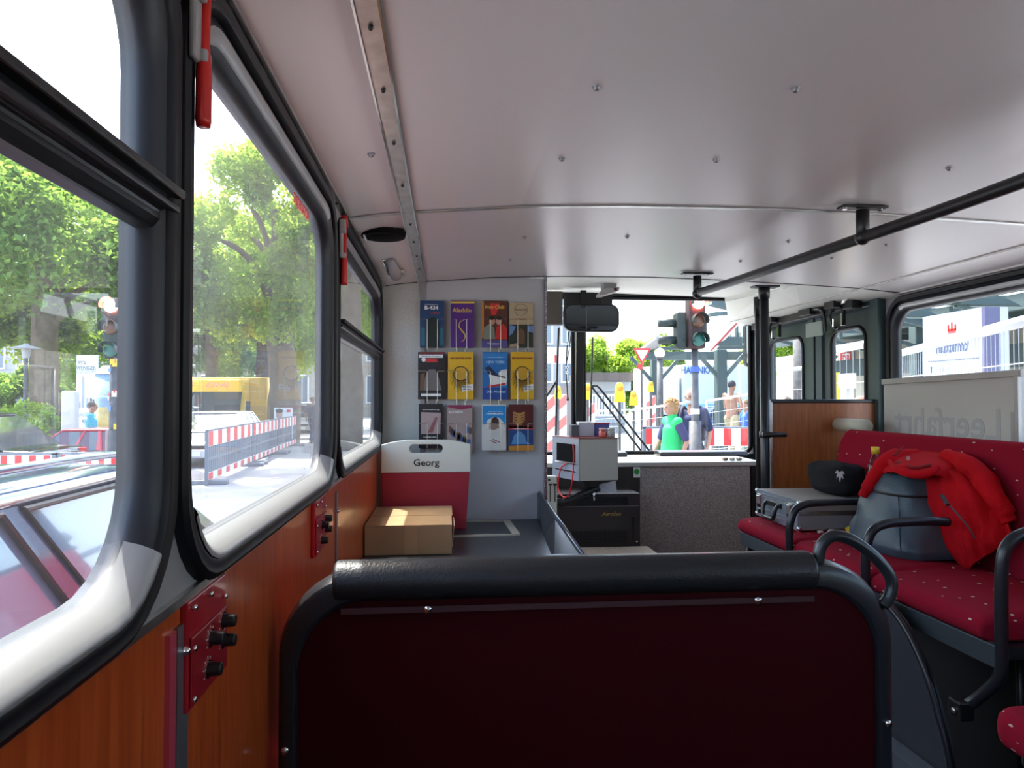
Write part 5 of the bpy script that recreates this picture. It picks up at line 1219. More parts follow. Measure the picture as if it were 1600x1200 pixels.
car('dark car parked far behind in the shade', XA(490, 46), 48, 0, 4.3, 1.75, 1.45, (.05, .06, .08))
car('red car partly hidden behind the barrier by the poster', XA(132, 14.5)-.3, 15.2, PI, 2.9, 1.6, 1.12, (.45, .02, .03))
car('blue car behind the fence by the right hand column', XA(1155, 28), 28.6, 0, 4.0, 1.7, 1.4, (.08, .16, .35))
# yellow van ------------------------------------------------------------
VY = 27; vx0, vx1 = XA(278, VY), XA(384, VY)
M_yel = mat('parcel_yellow', (.80, .48, .03), .35, coat=.3)
t = lthing('yellow_van', 'yellow box delivery van facing the bus, left of the thick trunk', 'van', ((vx0+vx1)/2, VY, G), 0)
hw = (vx1-vx0)/2
MB().box((-hw, .9, .4), (hw+.55, 6.0, 2.52)).build('cargo_box', M_yel, t, bevel=.08)
MB().loft([[Vector((-hw*.92, y, z)) for y, z in ((0, .35), (-.05, 1.0), (.1, 1.15), (.55, 2.0), (.8, 2.45), (1.2, 2.48), (1.2, .35))], [Vector((hw*.92, y, z)) for y, z in ((0, .35), (-.05, 1.0), (.1, 1.15), (.55, 2.0), (.8, 2.45), (1.2, 2.48), (1.2, .35))]]).build('cab', M_yel, t, bevel=.06)
MB().loft([[Vector((-hw*.80, .10, 1.20)), Vector((hw*.80, .10, 1.20)), Vector((hw*.78, .50, 1.96)), Vector((-hw*.78, .50, 1.96))], [Vector((-hw*.80, .06, 1.20)), Vector((hw*.80, .06, 1.20)), Vector((hw*.78, .46, 1.96)), Vector((-hw*.78, .46, 1.96))]]).build('windscreen', mat('dark_car_glass'), t)
MB().box((-hw*.6, -.07, .70), (hw*.6, -.03, .92)).build('grille', M_black, t)
for s_ in (-1, 1):
    MB().ell((s_*hw*.74, -.02, .82), (.16, .06, .10)).build('headlamp', mat('lamp_glass'), t, smooth=True)
    MB().box((s_*(hw*.92)-.02+s_*.10, .05, 1.25), (s_*(hw*.92)+.02+s_*.22, .12, 1.62)).build('wing_mirror', M_black, t, bevel=.02)
    for y in (.75, 4.8): MB().cyl((s_*(hw-.22), y, .36), (s_*(hw*.95), y, .36), .36, seg=24).build('wheel', M_rub, t, smooth=True)
text('DHL', .30, mat('parcel_pink', (.75, .22, .16), .4), (0, .60, 2.22), Matrix.Rotation(1.0, 3, 'X'), t, shear=.3, bold=.02, width=.9)
# barriers ------------------------------------------------------------------
M_bred = mat('barrier_red', (.70, .03, .03), .5); M_bwh = mat('barrier_white', (.80, .79, .77), .5); M_bgr = mat('barrier_grey', (.14, .16, .19), .55)
def barrier(p, q, label, h=1.0, top=.22, n=9, slats=True, bot=True, grp='striped construction barriers'):
    p, q = Vector(p), Vector(q); d = q-p; L = d.length; rz = math.atan2(d.y, d.x)
    t = lthing('barrier_fence', label, 'barrier', p, rz, grp)
    for z0_, z1_, nm in ((h-top, h-.02, 'top_plank'), (.10, .24, 'bottom_plank')):
        if nm == 'bottom_plank' and not bot: continue
        pk = MB().box((.02, -.02, z0_), (L-.02, .02, z1_)).build(nm, M_bwh, t)
        s_ = MB()
        for k in range(n): s_.box((L*(k+.15)/n, -.024, z0_+.005), (L*(k+.6)/n, .024, z1_-.005))
        s_.build('red_stripes', M_bred, pk)
    fr_ = MB(); fr_.box((0, -.03, 0), (.05, .03, h)); fr_.box((L-.05, -.03, 0), (L, .03, h)); fr_.box((0, -.03, h-.02), (L, .03, h+.01)); fr_.build('frame', M_bgr, t)
    if slats:
        s_ = MB(); ns = int(L/.16)
        for k in range(ns): x = .08+k*(L-.16)/ns; s_.box((x, -.012, .24), (x+.085, .012, h-top))
        s_.box((.04, -.014, .48), (L-.04, .014, .54)); s_.build('slats', M_bgr, t)
    for x in (.25, L-.25): MB().box((x-.12, -.35, 0), (x+.12, .35, .09)).build('foot_block', M_bgr, t, bevel=.02)
    return t
bA, bB = Vector((XA(323, 14.4), 14.4, G)), Vector((XA(462, 26.5), 26.5, G)); bl = [bA.lerp(bB, k) for k in (0, .36, .68, 1)]
barrier(bl[0], bl[1]*.995+bl[0]*.005, 'grey barrier with red white planks, nearest of the row', h=1.08, top=.32, n=6)
barrier(bl[1], bl[2]*.995+bl[1]*.005, 'grey barrier with faded planks, middle of the row', h=1.08, top=.32, n=6)
barrier(bl[2], bl[3], 'grey barrier below the portrait poster, farthest of the row', h=1.08, top=.32, n=6)
barrier((XA(-45, 9.8), 9.8, G), (XA(90, 9.8), 9.8, G), 'red white barrier in front of the black car, left half', h=.99, top=.26, n=6, slats=False, bot=False)
barrier((XA(91, 9.8), 9.82, G), (XA(187, 9.8), 9.9, G), 'red white barrier ending at the sticker covered pole', h=.99, top=.26, n=5, slats=False, bot=False)
o = thing('portrait_poster', 'white poster with a dark haired portrait standing on the barrier', 'poster', (XA(442, 25), 25.6, G+1.08))
a, b = AY(428, 655, 25.5), AY(457, 637, 25.5)
MB().box((a.x, 25.5, G+.3), (b.x, 25.54, b.z)).build('board', M_white, o)
MB().ell((AY(436, 646, 25.45).x, 25.49, AY(436, 648, 25.45).z), (.11, .02, .16)).build('portrait', mat('poster_skin', (.55, .35, .28), .6), o); MB().ell((AY(436, 646, 25.45).x, 25.48, AY(436, 642, 25.45).z), (.13, .02, .08)).build('portrait_hair', mat('poster_hair', (.05, .04, .04), .6), o)
a, b = AY(448, 644, 25.5), AY(454, 640, 25.5); MB().box((a.x, 25.48, a.z), (b.x, 25.5, b.z)).build('red_mark', M_red, o)
# traffic lights ----------------------------------------------------------------
M_sig = mat('dark_signal_green', (.008, .018, .015), .5); M_pole = mat('weathered_grey_pole', (.085, .082, .082), .6, var=(9, .3)); M_mar = mat('maroon_signal_shell', (.028, .009, .009), .7)
def lamp(c_, r_, m, parent, face=-1, nm='lens'):
    o = MB().ell(c_, (r_, r_*.35, r_), 18, 12).build(nm, m, parent, smooth=True)
    hd = MB(); hd.loft([[Vector((c_[0]+rad*math.cos(a), c_[1]+dy, c_[2]+rad*math.sin(a))) for a in [math.radians(-20+k*10) for k in range(23)]] for rad, dy in ((r_*1.15, 0), (r_*1.2, -.13), (r_*1.15, -.13), (r_*1.1, 0))], False, False, True); hd.build('hood', M_sig, parent)
M_rl = mat('lit_red_lens', (1, .1, .05), .3, emit=((1.0, .16, .10), 40)); M_off = mat('unlit_green_lens', (.015, .11, .09), .35); M_offy = mat('unlit_amber_lens', (.10, .035, .012), .4)
def signal(u, vl, vb, Y, label, r_=.105, shell=None, base=None, w_=.15, pr=.055, extra=True):
    pz = AY(u, vl, Y); zb_ = AY(u, vb, Y).z
    t = thing('traffic_light', label, 'traffic light', (pz.x, Y, G), 0)
    MB().box((pz.x-w_, Y-.10, zb_), (pz.x+w_, Y+.10, pz.z+w_)).build('signal_shell', shell or M_sig, t, bevel=.03)
    H_ = pz.z-(zb_+w_)
    lamp((pz.x, Y-.12, pz.z), r_, M_rl, t); lamp((pz.x, Y-.12, pz.z-H_/2), r_, M_offy, t); lamp((pz.x, Y-.12, zb_+w_), r_, M_off, t)
    MB().cyl((pz.x, Y+.02, G), (pz.x, Y+.02, zb_+.05), pr, pr*.8).build('pole', M_pole, t, smooth=True)
    if base: MB().cyl((pz.x, Y+.02, G), (pz.x, Y+.02, AY(u, base, Y).z), pr*1.55, pr*1.4).build('pole_base', M_pole, t, smooth=True)
    return t, pz
t, pz = signal(1086, 474, 545, 9.0, 'traffic light showing red behind the windscreen, pole before the man', shell=M_mar, base=658, w_=.11, r_=.085)
for k, (z, dx) in enumerate(((1.55, .02), (1.0, 0), (.75, .01))): MB().cyl((pz.x, 9.02, E-1.2+z), (pz.x, 9.02, E-1.13+z), .058).build('pole_sticker', M_white if k else mat('pole_blue', (.05, .1, .4), .5), t)
t, pz = signal(179, 479, 560, 11.0, 'traffic light showing red on the sticker covered pole at left', base=672, w_=.12, r_=.10, pr=.075)
r = random.Random(5)
for k in range(14):
    z = r.uniform(G+.9, G+2.3); a = r.uniform(-2.6, -.6); c_ = Vector((pz.x+.074*math.cos(a), 11.02+.074*math.sin(a), z))
    MB().obox(c_, (.07, .004, .08*r.uniform(.5, 1.2)), Matrix.Rotation(a+PI/2, 3, 'Z')).build('sticker', (M_white, mat('sticker_yellow', (.7, .5, .05), .5), M_white, mat('sticker_red', (.5, .05, .05), .5), mat('sticker_blue', (.1, .2, .5), .5))[k % 5], t)
# side-on signal heads left of the red one, carried by the same pole
SG = 9.05
t = thing('side_signal', 'dark signal heads seen from the side, left of the red light', 'traffic light', AY(1061, 520, SG))
a, b = AY(1055, 546, SG), AY(1069, 489, SG); MB().box((a.x, SG-.1, a.z), (b.x, SG+.1, b.z)).build('signal_shell', M_sig, t, bevel=.02)
for v0, v1 in ((498, 512), (525, 538)):
    p_, q_ = AY(1057, (v0+v1)/2, SG), AY(1029, (v0+v1)/2, SG); MB().cyl(p_, q_, (v1-v0)/2/FPX*SG, seg=18).build('hood', M_sig, t, smooth=True)
MB().tube([AY(1064, 541, SG+.02), AY(1086, 542, SG+.02)], .022).tube([AY(1064, 494, SG+.12), AY(1092, 494, SG+.14)], .018).build('cross_arm', M_sig, t)
a, b = AY(1098, 528, SG), AY(1106, 498, SG); MB().box((a.x, SG+.02, a.z), (b.x, SG+.16, b.z)).build('rear_signal', M_sig, t, bevel=.02)
# street furniture ahead
def globe(u, v, Y, r_, label):
    p = AY(u, v, Y); t = thing('globe_lamp', label, 'street lamp', (p.x, Y, G))
    MB().ell(p, r_, 24, 16).build('globe', mat('milk_glass_globe', (.85, .85, .82), .3), t, smooth=True); MB().cyl((p.x, Y, G), (p.x, Y, p.z-r_*.9), .11, .09).build('post', M_pole, t, smooth=True); MB().cyl((p.x, Y, p.z-r_*1.15), (p.x, Y, p.z-r_*.8), .12).build('collar', M_pole, t)
globe(1031, 552, 22, .165, 'street lamp with white globe left of the red traffic light')
p = AY(41, 545, 20); t = thing('disc_lamp', 'grey street lamp with flat disc shade above the black car', 'street lamp', (p.x, 20, G))
MB().loft([[Vector((p.x+r_*math.cos(k*.2618), 20+r_*math.sin(k*.2618), p.z+z)) for k in range(24)] for r_, z in ((.36, 0), (.36, .02), (.08, .10), (.06, .14))]).build('disc_shade', M_grey, t, smooth=True)
MB().cyl((p.x, 20, p.z-.25), (p.x, 20, p.z), .08, .12).build('lamp_body', M_grey, t); MB().cyl((p.x, 20, G), (p.x, 20, p.z-.2), .05).build('post', M_pole, t)
p = AY(1003, 556, 20); t = thing('give_way_sign', 'red bordered triangular sign pointing down near the globe lamp', 'road sign', (p.x, 20, G))
k_ = .26
MB().prism([(p.x-k_, p.z+.22), (p.x+k_, p.z+.22), (p.x, p.z-.26)], 'y', 19.98, 20).build('sign_plate', M_bred, t); MB().prism([(p.x-k_*.7, p.z+.16), (p.x+k_*.7, p.z+.16), (p.x, p.z-.15)], 'y', 19.97, 19.98).build('sign_face', M_white, t)
MB().cyl((p.x, 20.04, G), (p.x, 20.04, p.z+.1), .03).build('post', M_pole, t)
p = AY(1000, 572, 20); MB().box((p.x-.1, 19.96, p.z-.09), (p.x+.06, 19.99, p.z+.06)).build('red_lamp', M_red, t, bevel=.02)
def warn(u, v, Y, label, s=1., wrap=True):
    p = AY(u, v, Y); t = thing('warning_lamp', label, 'warning lamp', (p.x, Y, G), 0, 'yellow warning lamps on the fences')
    mb = MB(); mb.loft([[Vector((p.x+a*s, Y+b*s, p.z+z*s)) for a, b in rr(-w_, w_, -d_, d_, .03, 3)] for w_, d_, z in ((.10, .05, -.17), (.085, .05, -.02), (.075, .045, .05), (.065, .04, .12), (.04, .03, .17))]).build('yellow_shell', mat('warning_yellow', (.85, .62, .02), .35), t, smooth=True)
    MB().cyl((p.x, Y-.055*s, p.z+.07*s), (p.x, Y-.03*s, p.z+.07*s), .055*s, seg=20).build('lens', mat('amber_lens', (.85, .30, .02), .25), t, smooth=True); MB().box((p.x-.02, Y-.02, G), (p.x+.02, Y+.02, p.z-.15*s)).build('stake', M_pole, t)
warn(968, 613, 11.5, 'big yellow warning lamp right of the windscreen post', .95); warn(918, 612, 12, 'yellow warning lamp just right of the windscreen post', .8); warn(1017, 604, 13.2, 'yellow warning lamp behind the fence near the globe lamp post', .6)
warn(872, 613, 13, 'yellow warning lamp left of the windscreen post', .7); warn(990, 622, 14.5, 'dull yellow warning lamp behind the fence post', .9)
def baken(u, v0, v1, Y, label):
    a, b = AY(u, v1, Y), AY(u, v0, Y); t = thing('striped_beacon', label, 'beacon', (a.x, Y, G), 0, 'red white striped beacons')
    MB().box((a.x-.125, Y, G+.1), (a.x+.125, Y+.03, b.z)).build('panel', M_bwh, t)
    s_ = MB(); n = 4; H_ = b.z-G-.1
    for k in range(n): z = G+.12+H_*k/n; s_.prism([(a.x-.12, z), (a.x+.12, z+H_*.12), (a.x+.12, z+H_*.24), (a.x-.12, z+H_*.12)], 'y', Y-.004, Y)
    s_.build('diagonal_stripes', mat('backlit_dirty_red', (.75, .16, .13), .6), t); MB().box((a.x-.2, Y-.3, G), (a.x+.2, Y+.3, G+.1)).build('foot', M_bgr, t, bevel=.02)  # paler red holds both backlight and dirt in its colour
baken(1017, 618, 650, 17, 'striped beacon beside the green steel column'); baken(876, 616, 676, 14.5, 'striped beacon behind the cash cabinet'); baken(858, 617, 680, 14.0, 'striped beacon at the driver side corner'); baken(920, 630, 672, 14, 'red white beacon behind the windscreen post')
# mesh fences ---------------------------------------------------------------------
M_galv = mat('galvanised_steel', (.55, .57, .58), .4, .6)
def meshfence(a, b, z0a, z0b, ha, label, dx=.11, tr=.021, wr=.0022, rows_=7):
    "a, b: (x, y) ground corners; top heights follow z0a, z0b"
    A_, B_ = Vector((a[0], a[1], 0)), Vector((b[0], b[1], 0)); L = (B_-A_).length
    t = thing('mesh_fence', label, 'fence', (a[0], a[1], G), 0, 'galvanised mesh fence panels')
    P = lambda s_, h: (A_.lerp(B_, s_)+Vector((0, 0, G+.08+(z0a+(z0b-z0a)*s_-G-.08)*h)))
    f = MB(); f.tube([P(0, 0), P(0, 1)], tr).tube([P(1, 0), P(1, 1)], tr).tube([P(0, 1), P(1, 1)], tr).tube([P(0, .04), P(1, .04)], tr); f.build('tube_frame', M_galv, t, smooth=True)
    w_ = MB(); n = int(L/dx)
    for k in range(1, n): w_.tube([P(k/n, .04), P(k/n, 1)], wr, 4, cap=False)
    for k in range(1, rows_): w_.tube([P(0, k/rows_), P(1, k/rows_)], wr*1.2, 4, cap=False)
    w_.build('wire_mesh', M_galv, t)
    for s_ in (.0, 1.): c_ = P(s_, 0); MB().box((c_.x-.12, c_.y-.35, G), (c_.x+.12, c_.y+.35, G+.12)).build('concrete_foot', M_stone2, t, bevel=.02)
def AYx(u, Y): return (XA(u, Y), Y)
meshfence(AYx(985, 13.2), AYx(1090, 13.0), AY(985, 641, 13.2).z, AY(1090, 627, 13).z, 0, 'mesh fence panel behind the walking couple')
meshfence(AYx(1104, 13.0), AYx(1200, 12.7), AY(1092, 627, 13).z, AY(1200, 611, 12.7).z, 0, 'mesh fence panel in front of the shirtless worker')
meshfence(AYx(905, 17), AYx(984, 16.5), AY(905, 644, 17).z, AY(984, 640, 16.5).z, 0, 'mesh fence panel right of the windscreen post')
meshfence((4.95, 10.6), (5.0, 9.0), AX(1210, 579, 4.95).z, AX(1262, 575, 5.0).z, 0, 'mesh fence panel seen through the front door pane', tr=.03)
meshfence((3.36, AX(1268, 552, 3.36).y), (3.26, AX(1378, 534, 3.26).y), AX(1268, 552, 3.36).z, AX(1378, 534, 3.26).z, 0, 'mesh fence panel seen through the rear door pane', tr=.032)
pa, pb = AX(1392, 556, 4.4), AX(1600, 502, 3.14)
d_ = (pb-pa); pc = pa+d_*1.35
meshfence((pa.x-d_.x*.12, pa.y-d_.y*.12), (pc.x, pc.y), pa.z-d_.z*.12, pc.z, 0, 'mesh fence panel in front of the white station sign', dx=.072, tr=.032, wr=.003, rows_=9)
barrier(AYx(1004, 12.2)+(G+.22,), AYx(1098, 12.2)+(G+.22,), 'low red white barrier behind the couple', h=.98, top=.30, n=4, slats=False, bot=False)
barrier(AYx(1100, 12.2)+(G+.22,), AYx(1205, 12.0)+(G+.22,), 'low red white barrier right of the backpack', h=.98, top=.33, n=4, slats=False, bot=False)
struct(MB().box((2, 11.6, G), (6.4, 12.8, G+.22)).build('pavement_kerb', M_pave, bevel=.02))
# truck --------------------------------------------------------------------------------
TY = 32; a, b = AY(1038, 655, TY), AY(1135, 570, TY)
t = thing('box_truck', 'white and pale blue removals truck with blue lettering', 'truck', ((a.x+b.x)/2, TY, G))
MB().box((a.x+.9, TY, G+.9), (b.x+2.2, TY+2.3, b.z)).build('cargo_box', mat('pale_blue_tarp', (.62, .70, .76), .5), t, bevel=.05)
MB().box((a.x-.9, TY+.1, G+.5), (a.x+.8, TY+2.2, b.z-.1)).build('cab', M_white, t, bevel=.12)
MB().box((a.x+.9, TY-.01, G+.9), (b.x+2.2, TY, G+1.45)).build('blue_band', mat('pale_aqua', (.20, .50, .62), .5), t)
p = AY(1096, 579, TY-.03); text('HASENKAMP', .44, mat('navy_letter', (.04, .12, .32), .5), p, 'back', t, width=1.95, bold=.02)
for x in (a.x, a.x+3.2, b.x+1.5): MB().cyl((x, TY-.05, G+.48), (x, TY+.3, G+.48), .48, seg=24).build('wheel', M_rub, t, smooth=True)
# station steelwork --------------------------------------------------------------------
M_steel = mat('green_grey_steel', (.055, .085, .085), .5); M_glz = mat('pale_glazing', (.70, .75, .78), .3)
t = thing('station_canopy', 'grey green steel station canopy with columns ahead of the bus', 'canopy', (XA(1100, 24), 24, G))
for u0, u1, Y in ((1019, 1032, 26), (1121, 1137, 22)):
    a, b = XA(u0, Y), XA(u1, Y); z1_ = AY(1030, 560 if Y > 24 else 545, Y).z
    MB().box((a, Y, G), (b, Y+.3, z1_)).build('column', M_steel, t, bevel=.03)
    MB().box((a-.08, Y-.08, G), (b+.08, Y+.38, G+.5)).build('column_base', M_steel, t, bevel=.03)
    for s_ in (-1, 1): MB().bar(((a+b)/2, Y+.1, z1_-1.0), ((a+b)/2+s_*.95, Y+.1, z1_+.05), .08, .12).build('brace', M_steel, t)
def beam(u0, v0, u1, v1, Y0, Y1, wid, hpx, nm='beam', m=None):
    p, q = AY(u0, v0, Y0), AY(u1, v1, Y1); MB().bar(p, q, wid, hpx/FPX*(Y0+Y1)/2).build(nm, m or M_steel, t)
beam(1004, 556, 1190, 556, 24, 22, .3, 13); beam(1010, 545, 1200, 542, 25, 22.5, .3, 5)
beam(1004, 551, 1034, 528, 24, 23, .5, 5, 'roof_slope', M_stone2); beam(1034, 530, 1062, 528, 23, 23, .4, 8)
beam(1104, 546, 1150, 495, 21, 20, .6, 7, 'roof_slope', M_glz); beam(1111, 548, 1158, 499, 21, 20, .05, 1.2, 'roof_edge', M_redp)
beam(1116, 534, 1155, 534, 21, 21, .5, 14); beam(1150, 470, 1152, 540, 21, 21, .12, 3, 'mullion'); beam(1136, 500, 1136, 530, 21, 21, .12, 3, 'mullion'); beam(1165, 480, 1165, 540, 21, 21, .12, 3, 'mullion')
beam(1108, 492, 1175, 486, 21.5, 21.5, .2, 6); beam(1110, 470, 1142, 478, 22, 22, .4, 14, 'gable')
for k in range(5):
    p, q = AY(1116+k*14, 527, 21.8), AY(1126+k*14, 497, 21.8); MB().box((p.x, 21.8, p.z), (q.x, 21.84, q.z)).build('glazing', M_glz, t)
t = thing('rear_view_mirror', 'tall black outside mirror of the bus right of the windscreen', 'mirror', AY(1170, 530, 4.75))
a, b = AY(1165, 573, 4.75), AY(1181, 504, 4.75); MB().prism(rr(a.x, b.x+.02, a.z, b.z, .03), 'y', 4.75, 4.80).build('mirror_shell', M_black, t, bevel=.01); MB().prism(rr(a.x+.008, b.x+.012, a.z+.01, b.z-.01, .025), 'y', 4.747, 4.75).build('mirror_glass', mat('outside_mirror_glass', (.35, .4, .42), .05, 1), t)
MB().tube([AY(1176, 505, 4.78), AY(1178, 480, 4.7), AY(1180, 470, 4.46)], .012, smooth=3).build('mirror_arm', M_black, t)
# wipers
for pts_, lb in ((((924, 601), (950, 627), (1003, 707)), 'long black windscreen wiper arm, upper of the pair'), (((924, 606), (960, 648), (1012, 706)), None)):
    pass
t = thing('windscreen_wiper', 'pair of black wiper arms slanting across the right windscreen half', 'wiper', AY(1010, 706, 4.52))
MB().tube([AY(925, 603, 4.50), AY(933, 603, 4.50), AY(938, 608, 4.51), AY(1016, 706, 4.52)], .0075, 8).build('wiper_arm', M_black, t); MB().tube([AY(925, 605, 4.50), AY(1003, 706, 4.52)], .0070, 8).build('wiper_arm', M_black, t)
MB().tube([AY(926, 527, 4.49), AY(924, 600, 4.49), AY(922, 680, 4.49)], .006, 8).build('wiper_blade', M_black, t); MB().cyl(AY(1008, 708, 4.50), AY(1008, 708, 4.56), .02).build('wiper_pivot', M_black, t)
t = thing('windscreen_wiper', 'black wiper arm and blade on the driver side windscreen half', 'wiper', AY(860, 700, 4.5))
MB().tube([AY(873, 512, 4.49), AY(871, 560, 4.49), AY(868, 700, 4.49)], .007, 8).build('wiper_blade', M_black, t); MB().tube([AY(870, 595, 4.50), AY(840, 640, 4.51), AY(820, 690, 4.52)], .008, 8).build('wiper_arm', M_black, t)
t = thing('hanging_cord', 'black cord with clips hanging left of the windscreen post', 'cord', AY(887, 620, 4.32))
MB().tube([AY(889, 462, 4.36), AY(889, 516, 4.3), AY(886, 545, 4.31), AY(885, 580, 4.3), AY(887, 620, 4.32)], .004, 6, smooth=4).build('cord', M_black, t); MB().tube([AY(893, 516, 4.3), AY(889, 548, 4.31), AY(884, 572, 4.3)], .003, 6, smooth=4).build('cord', M_black, t)
MB().cyl(AY(887, 626, 4.32), AY(887, 619, 4.32), .010, .004).build('cord_end', M_black, t)
for v in (536, 574, 582): MB().ell(AY(886, v, 4.30), .010, 10, 6).build('clip', M_chr, t)
# ---------------------------------------------------------------- right hand side
SX = 5.6
y0_, y1_ = AX(1534, 540, SX).y, AX(1442, 540, SX).y; zt_ = (AX(1534, 481, SX).z+AX(1442, 495, SX).z)/2
t = thing('station_sign', 'white station sign pillar with red castle emblem behind the fence', 'sign', (SX, (y0_+y1_)/2, G))
MB().box((SX, y0_, G+.1), (SX+.16, y1_, zt_)).build('sign_body', mat('sign_white', (.40, .42, .45), .5), t, bevel=.006)
MB().box((SX+.0, y0_-.05, G+.1), (SX+.17, y0_-.002, zt_)).build('side_plate', mat('dark_violet_side', (.07, .07, .14), .5), t)
MB().box((SX+.17, y0_-.05, G+.1), (SX+.26, y0_+.02, zt_)).build('side_plate', mat('lilac_side', (.35, .36, .50), .5), t)
M_navy = mat('navy_sign_print', (.05, .07, .14), .5)
pc_ = AX(1487, 542, SX-.002); text('Hauptbahnhof', .18, M_navy, pc_, 'left', t, width=AX(1463, 542, SX).y-AX(1515, 542, SX).y, bold=.032)
pl_ = AX(1490, 578, SX-.003); MB().box((SX-.004, y0_+.03, AX(1490, 562, SX).z-.004), (SX-.001, y1_-.08, AX(1490, 562, SX).z+.004)).build('rule_line', M_navy, t)
text('Spitalerstraße', .09, mat('grey_print', (.35, .37, .40), .5), AX(1482, 577, SX-.002), 'left', t, width=.36)
p = AX(1455, 577, SX-.003); MB().box((SX-.004, p.y-.006, p.z-.045), (SX-.001, p.y+.006, p.z+.03)).box((SX-.004, p.y-.022, p.z+.012), (SX-.001, p.y+.022, p.z+.024)).build('arrow_mark', M_navy, t)
p = AX(1487, 511, SX-.003); em = MB()
for dy, h in ((-.055, .05), (0, .075), (.055, .05)): em.box((SX-.004, p.y+dy-.011, p.z-.035), (SX-.001, p.y+dy+.011, p.z-.035+h)); em.prism([(p.y+dy-.016, p.z-.035+h), (p.y+dy+.016, p.z-.035+h), (p.y+dy, p.z-.035+h+.02)], 'x', SX-.004, SX-.001)
em.box((SX-.004, p.y-.066, p.z-.05), (SX-.001, p.y+.066, p.z-.020)); em.box((SX-.004, p.y-.060, p.z-.066), (SX-.001, p.y+.060, p.z-.058)); em.build('castle_emblem', M_red, t)
# station roof alongside
t = thing('platform_roof', 'long steel station roof with glazing above the station sign', 'roof', (12, 14, G))
RXx = 11.5
zb1 = AX(1500, 466, RXx).z
for k in range(2): MB().box((RXx+k*2.6, 2, zb1-.05), (RXx+k*2.6+.25, 30, zb1+.35)).build('edge_beam', M_steel, t)
for k in range(9):
    y = 6+k*2.3; MB().box((RXx, y, zb1-.10), (RXx+7, y+.22, zb1+.12)).build('cross_beam', M_steel, t); MB().bar((RXx+.1, y+.1, zb1+.3), (RXx+.3, y+.1, zb1+1.0), .22, .10).build('glazing_bar', mat('blue_grey_bar', (.20, .27, .36), .5), t)
    MB().bar((RXx+.2, y+.1, zb1-.1), (RXx+2.6, y+.1, zb1-.75), .10, .10).build('brace', M_steel, t)
    MB().prism([(y+.2, zb1-.12), (y+.9, zb1-.12), (y+.2, zb1-.5)], 'x', RXx+.1, RXx+.2).build('gusset', M_steel, t)
MB().box((RXx+2.8, 2, zb1+.12), (RXx+9, 30, zb1+.3)).build('roof_deck', mat('dark_roof_underside', (.09, .12, .125), .6), t)
MB().box((RXx+4.5, 2, zb1-1.35), (RXx+4.8, 30, zb1-.7)).build('service_beam', M_steel, t); MB().box((RXx, 2, zb1+1.0), (RXx+.3, 30, zb1+1.15)).build('glazing_rail', mat('blue_grey_bar'), t)
for y in (9, 20): MB().box((RXx+2.5, y, G), (RXx+2.85, y+.35, zb1)).build('column', M_steel, t, bevel=.03)
t = thing('station_wall', 'pale cream panelled station wall behind the right hand fence', 'building', (18, 16, G))
MB().box((17.5, 4, G), (18, 42, G+3.9)).build('wall', mat('cream_wall_panel', (.55, .54, .46), .7), t); mb = MB()
for k in range(30): mb.box((17.48, 4+k*1.25, G), (17.5, 4.04+k*1.25, G+3.9))
mb.build('panel_joints', M_stone2, t)
MB().box((17.3, 4, G+.9), (17.5, 42, G+1.1)).build('ledge', M_steel, t)
for u in (1325, 1300):
    p = AX(u, 561, 17.4); s_ = thing('rail_logo_sign', 'red outlined square rail logo on the cream wall' + (', right one' if u == 1325 else ', left one'), 'sign', p, 0, 'red outlined logo signs')
    mb = MB(); mb.loft([[Vector((x, q[0], q[1])) for q in rr(p.y-.42*k_, p.y+.42*k_, p.z-.30*k_, p.z+.30*k_, .08, 3)] for x, k_ in ((17.28, 1), (17.28, .8), (17.30, .8), (17.30, 1))], True, False, True); mb.build('red_border', M_bred, s_)
    MB().box((17.305, p.y-.36, p.z-.27), (17.32, p.y+.36, p.z+.27)).build('sign_face', M_white, s_); text('DB', .42, M_bred, (17.30, p.y, p.z), 'left', s_, bold=.03)
o = MB().cyl((AX(1251, 590, 8.0).x, AX(1251, 590, 8.0).y, G), (8.0, AX(1251, 590, 8.0).y, G+4), .16, seg=20).build('grey_column', M_pole, None, smooth=True); tag(o, 'thick grey column seen through the front door pane', 'column')
p = AX(1303, 590, 5.2); o = MB().box((5.15, p.y-.06, G), (5.25, p.y+.06, G+2.05)).build('yellow_post', mat('warning_yellow'), None); tag(o, 'yellow post at the left of the rear door pane', 'post')
t = thing('notice_frame', 'white notice board beside the yellow post in the rear door pane', 'notice board', (AX(1321, 597, 4.9)))
a, b = AX(1310, 607, 4.9), AX(1334, 583, 4.9); MB().box((4.9, b.y, a.z), (4.93, a.y, b.z)).build('board', M_white, t); MB().box((4.93, (a.y+b.y)/2-.03, G), (4.97, (a.y+b.y)/2+.03, b.z)).build('post', M_galv, t)
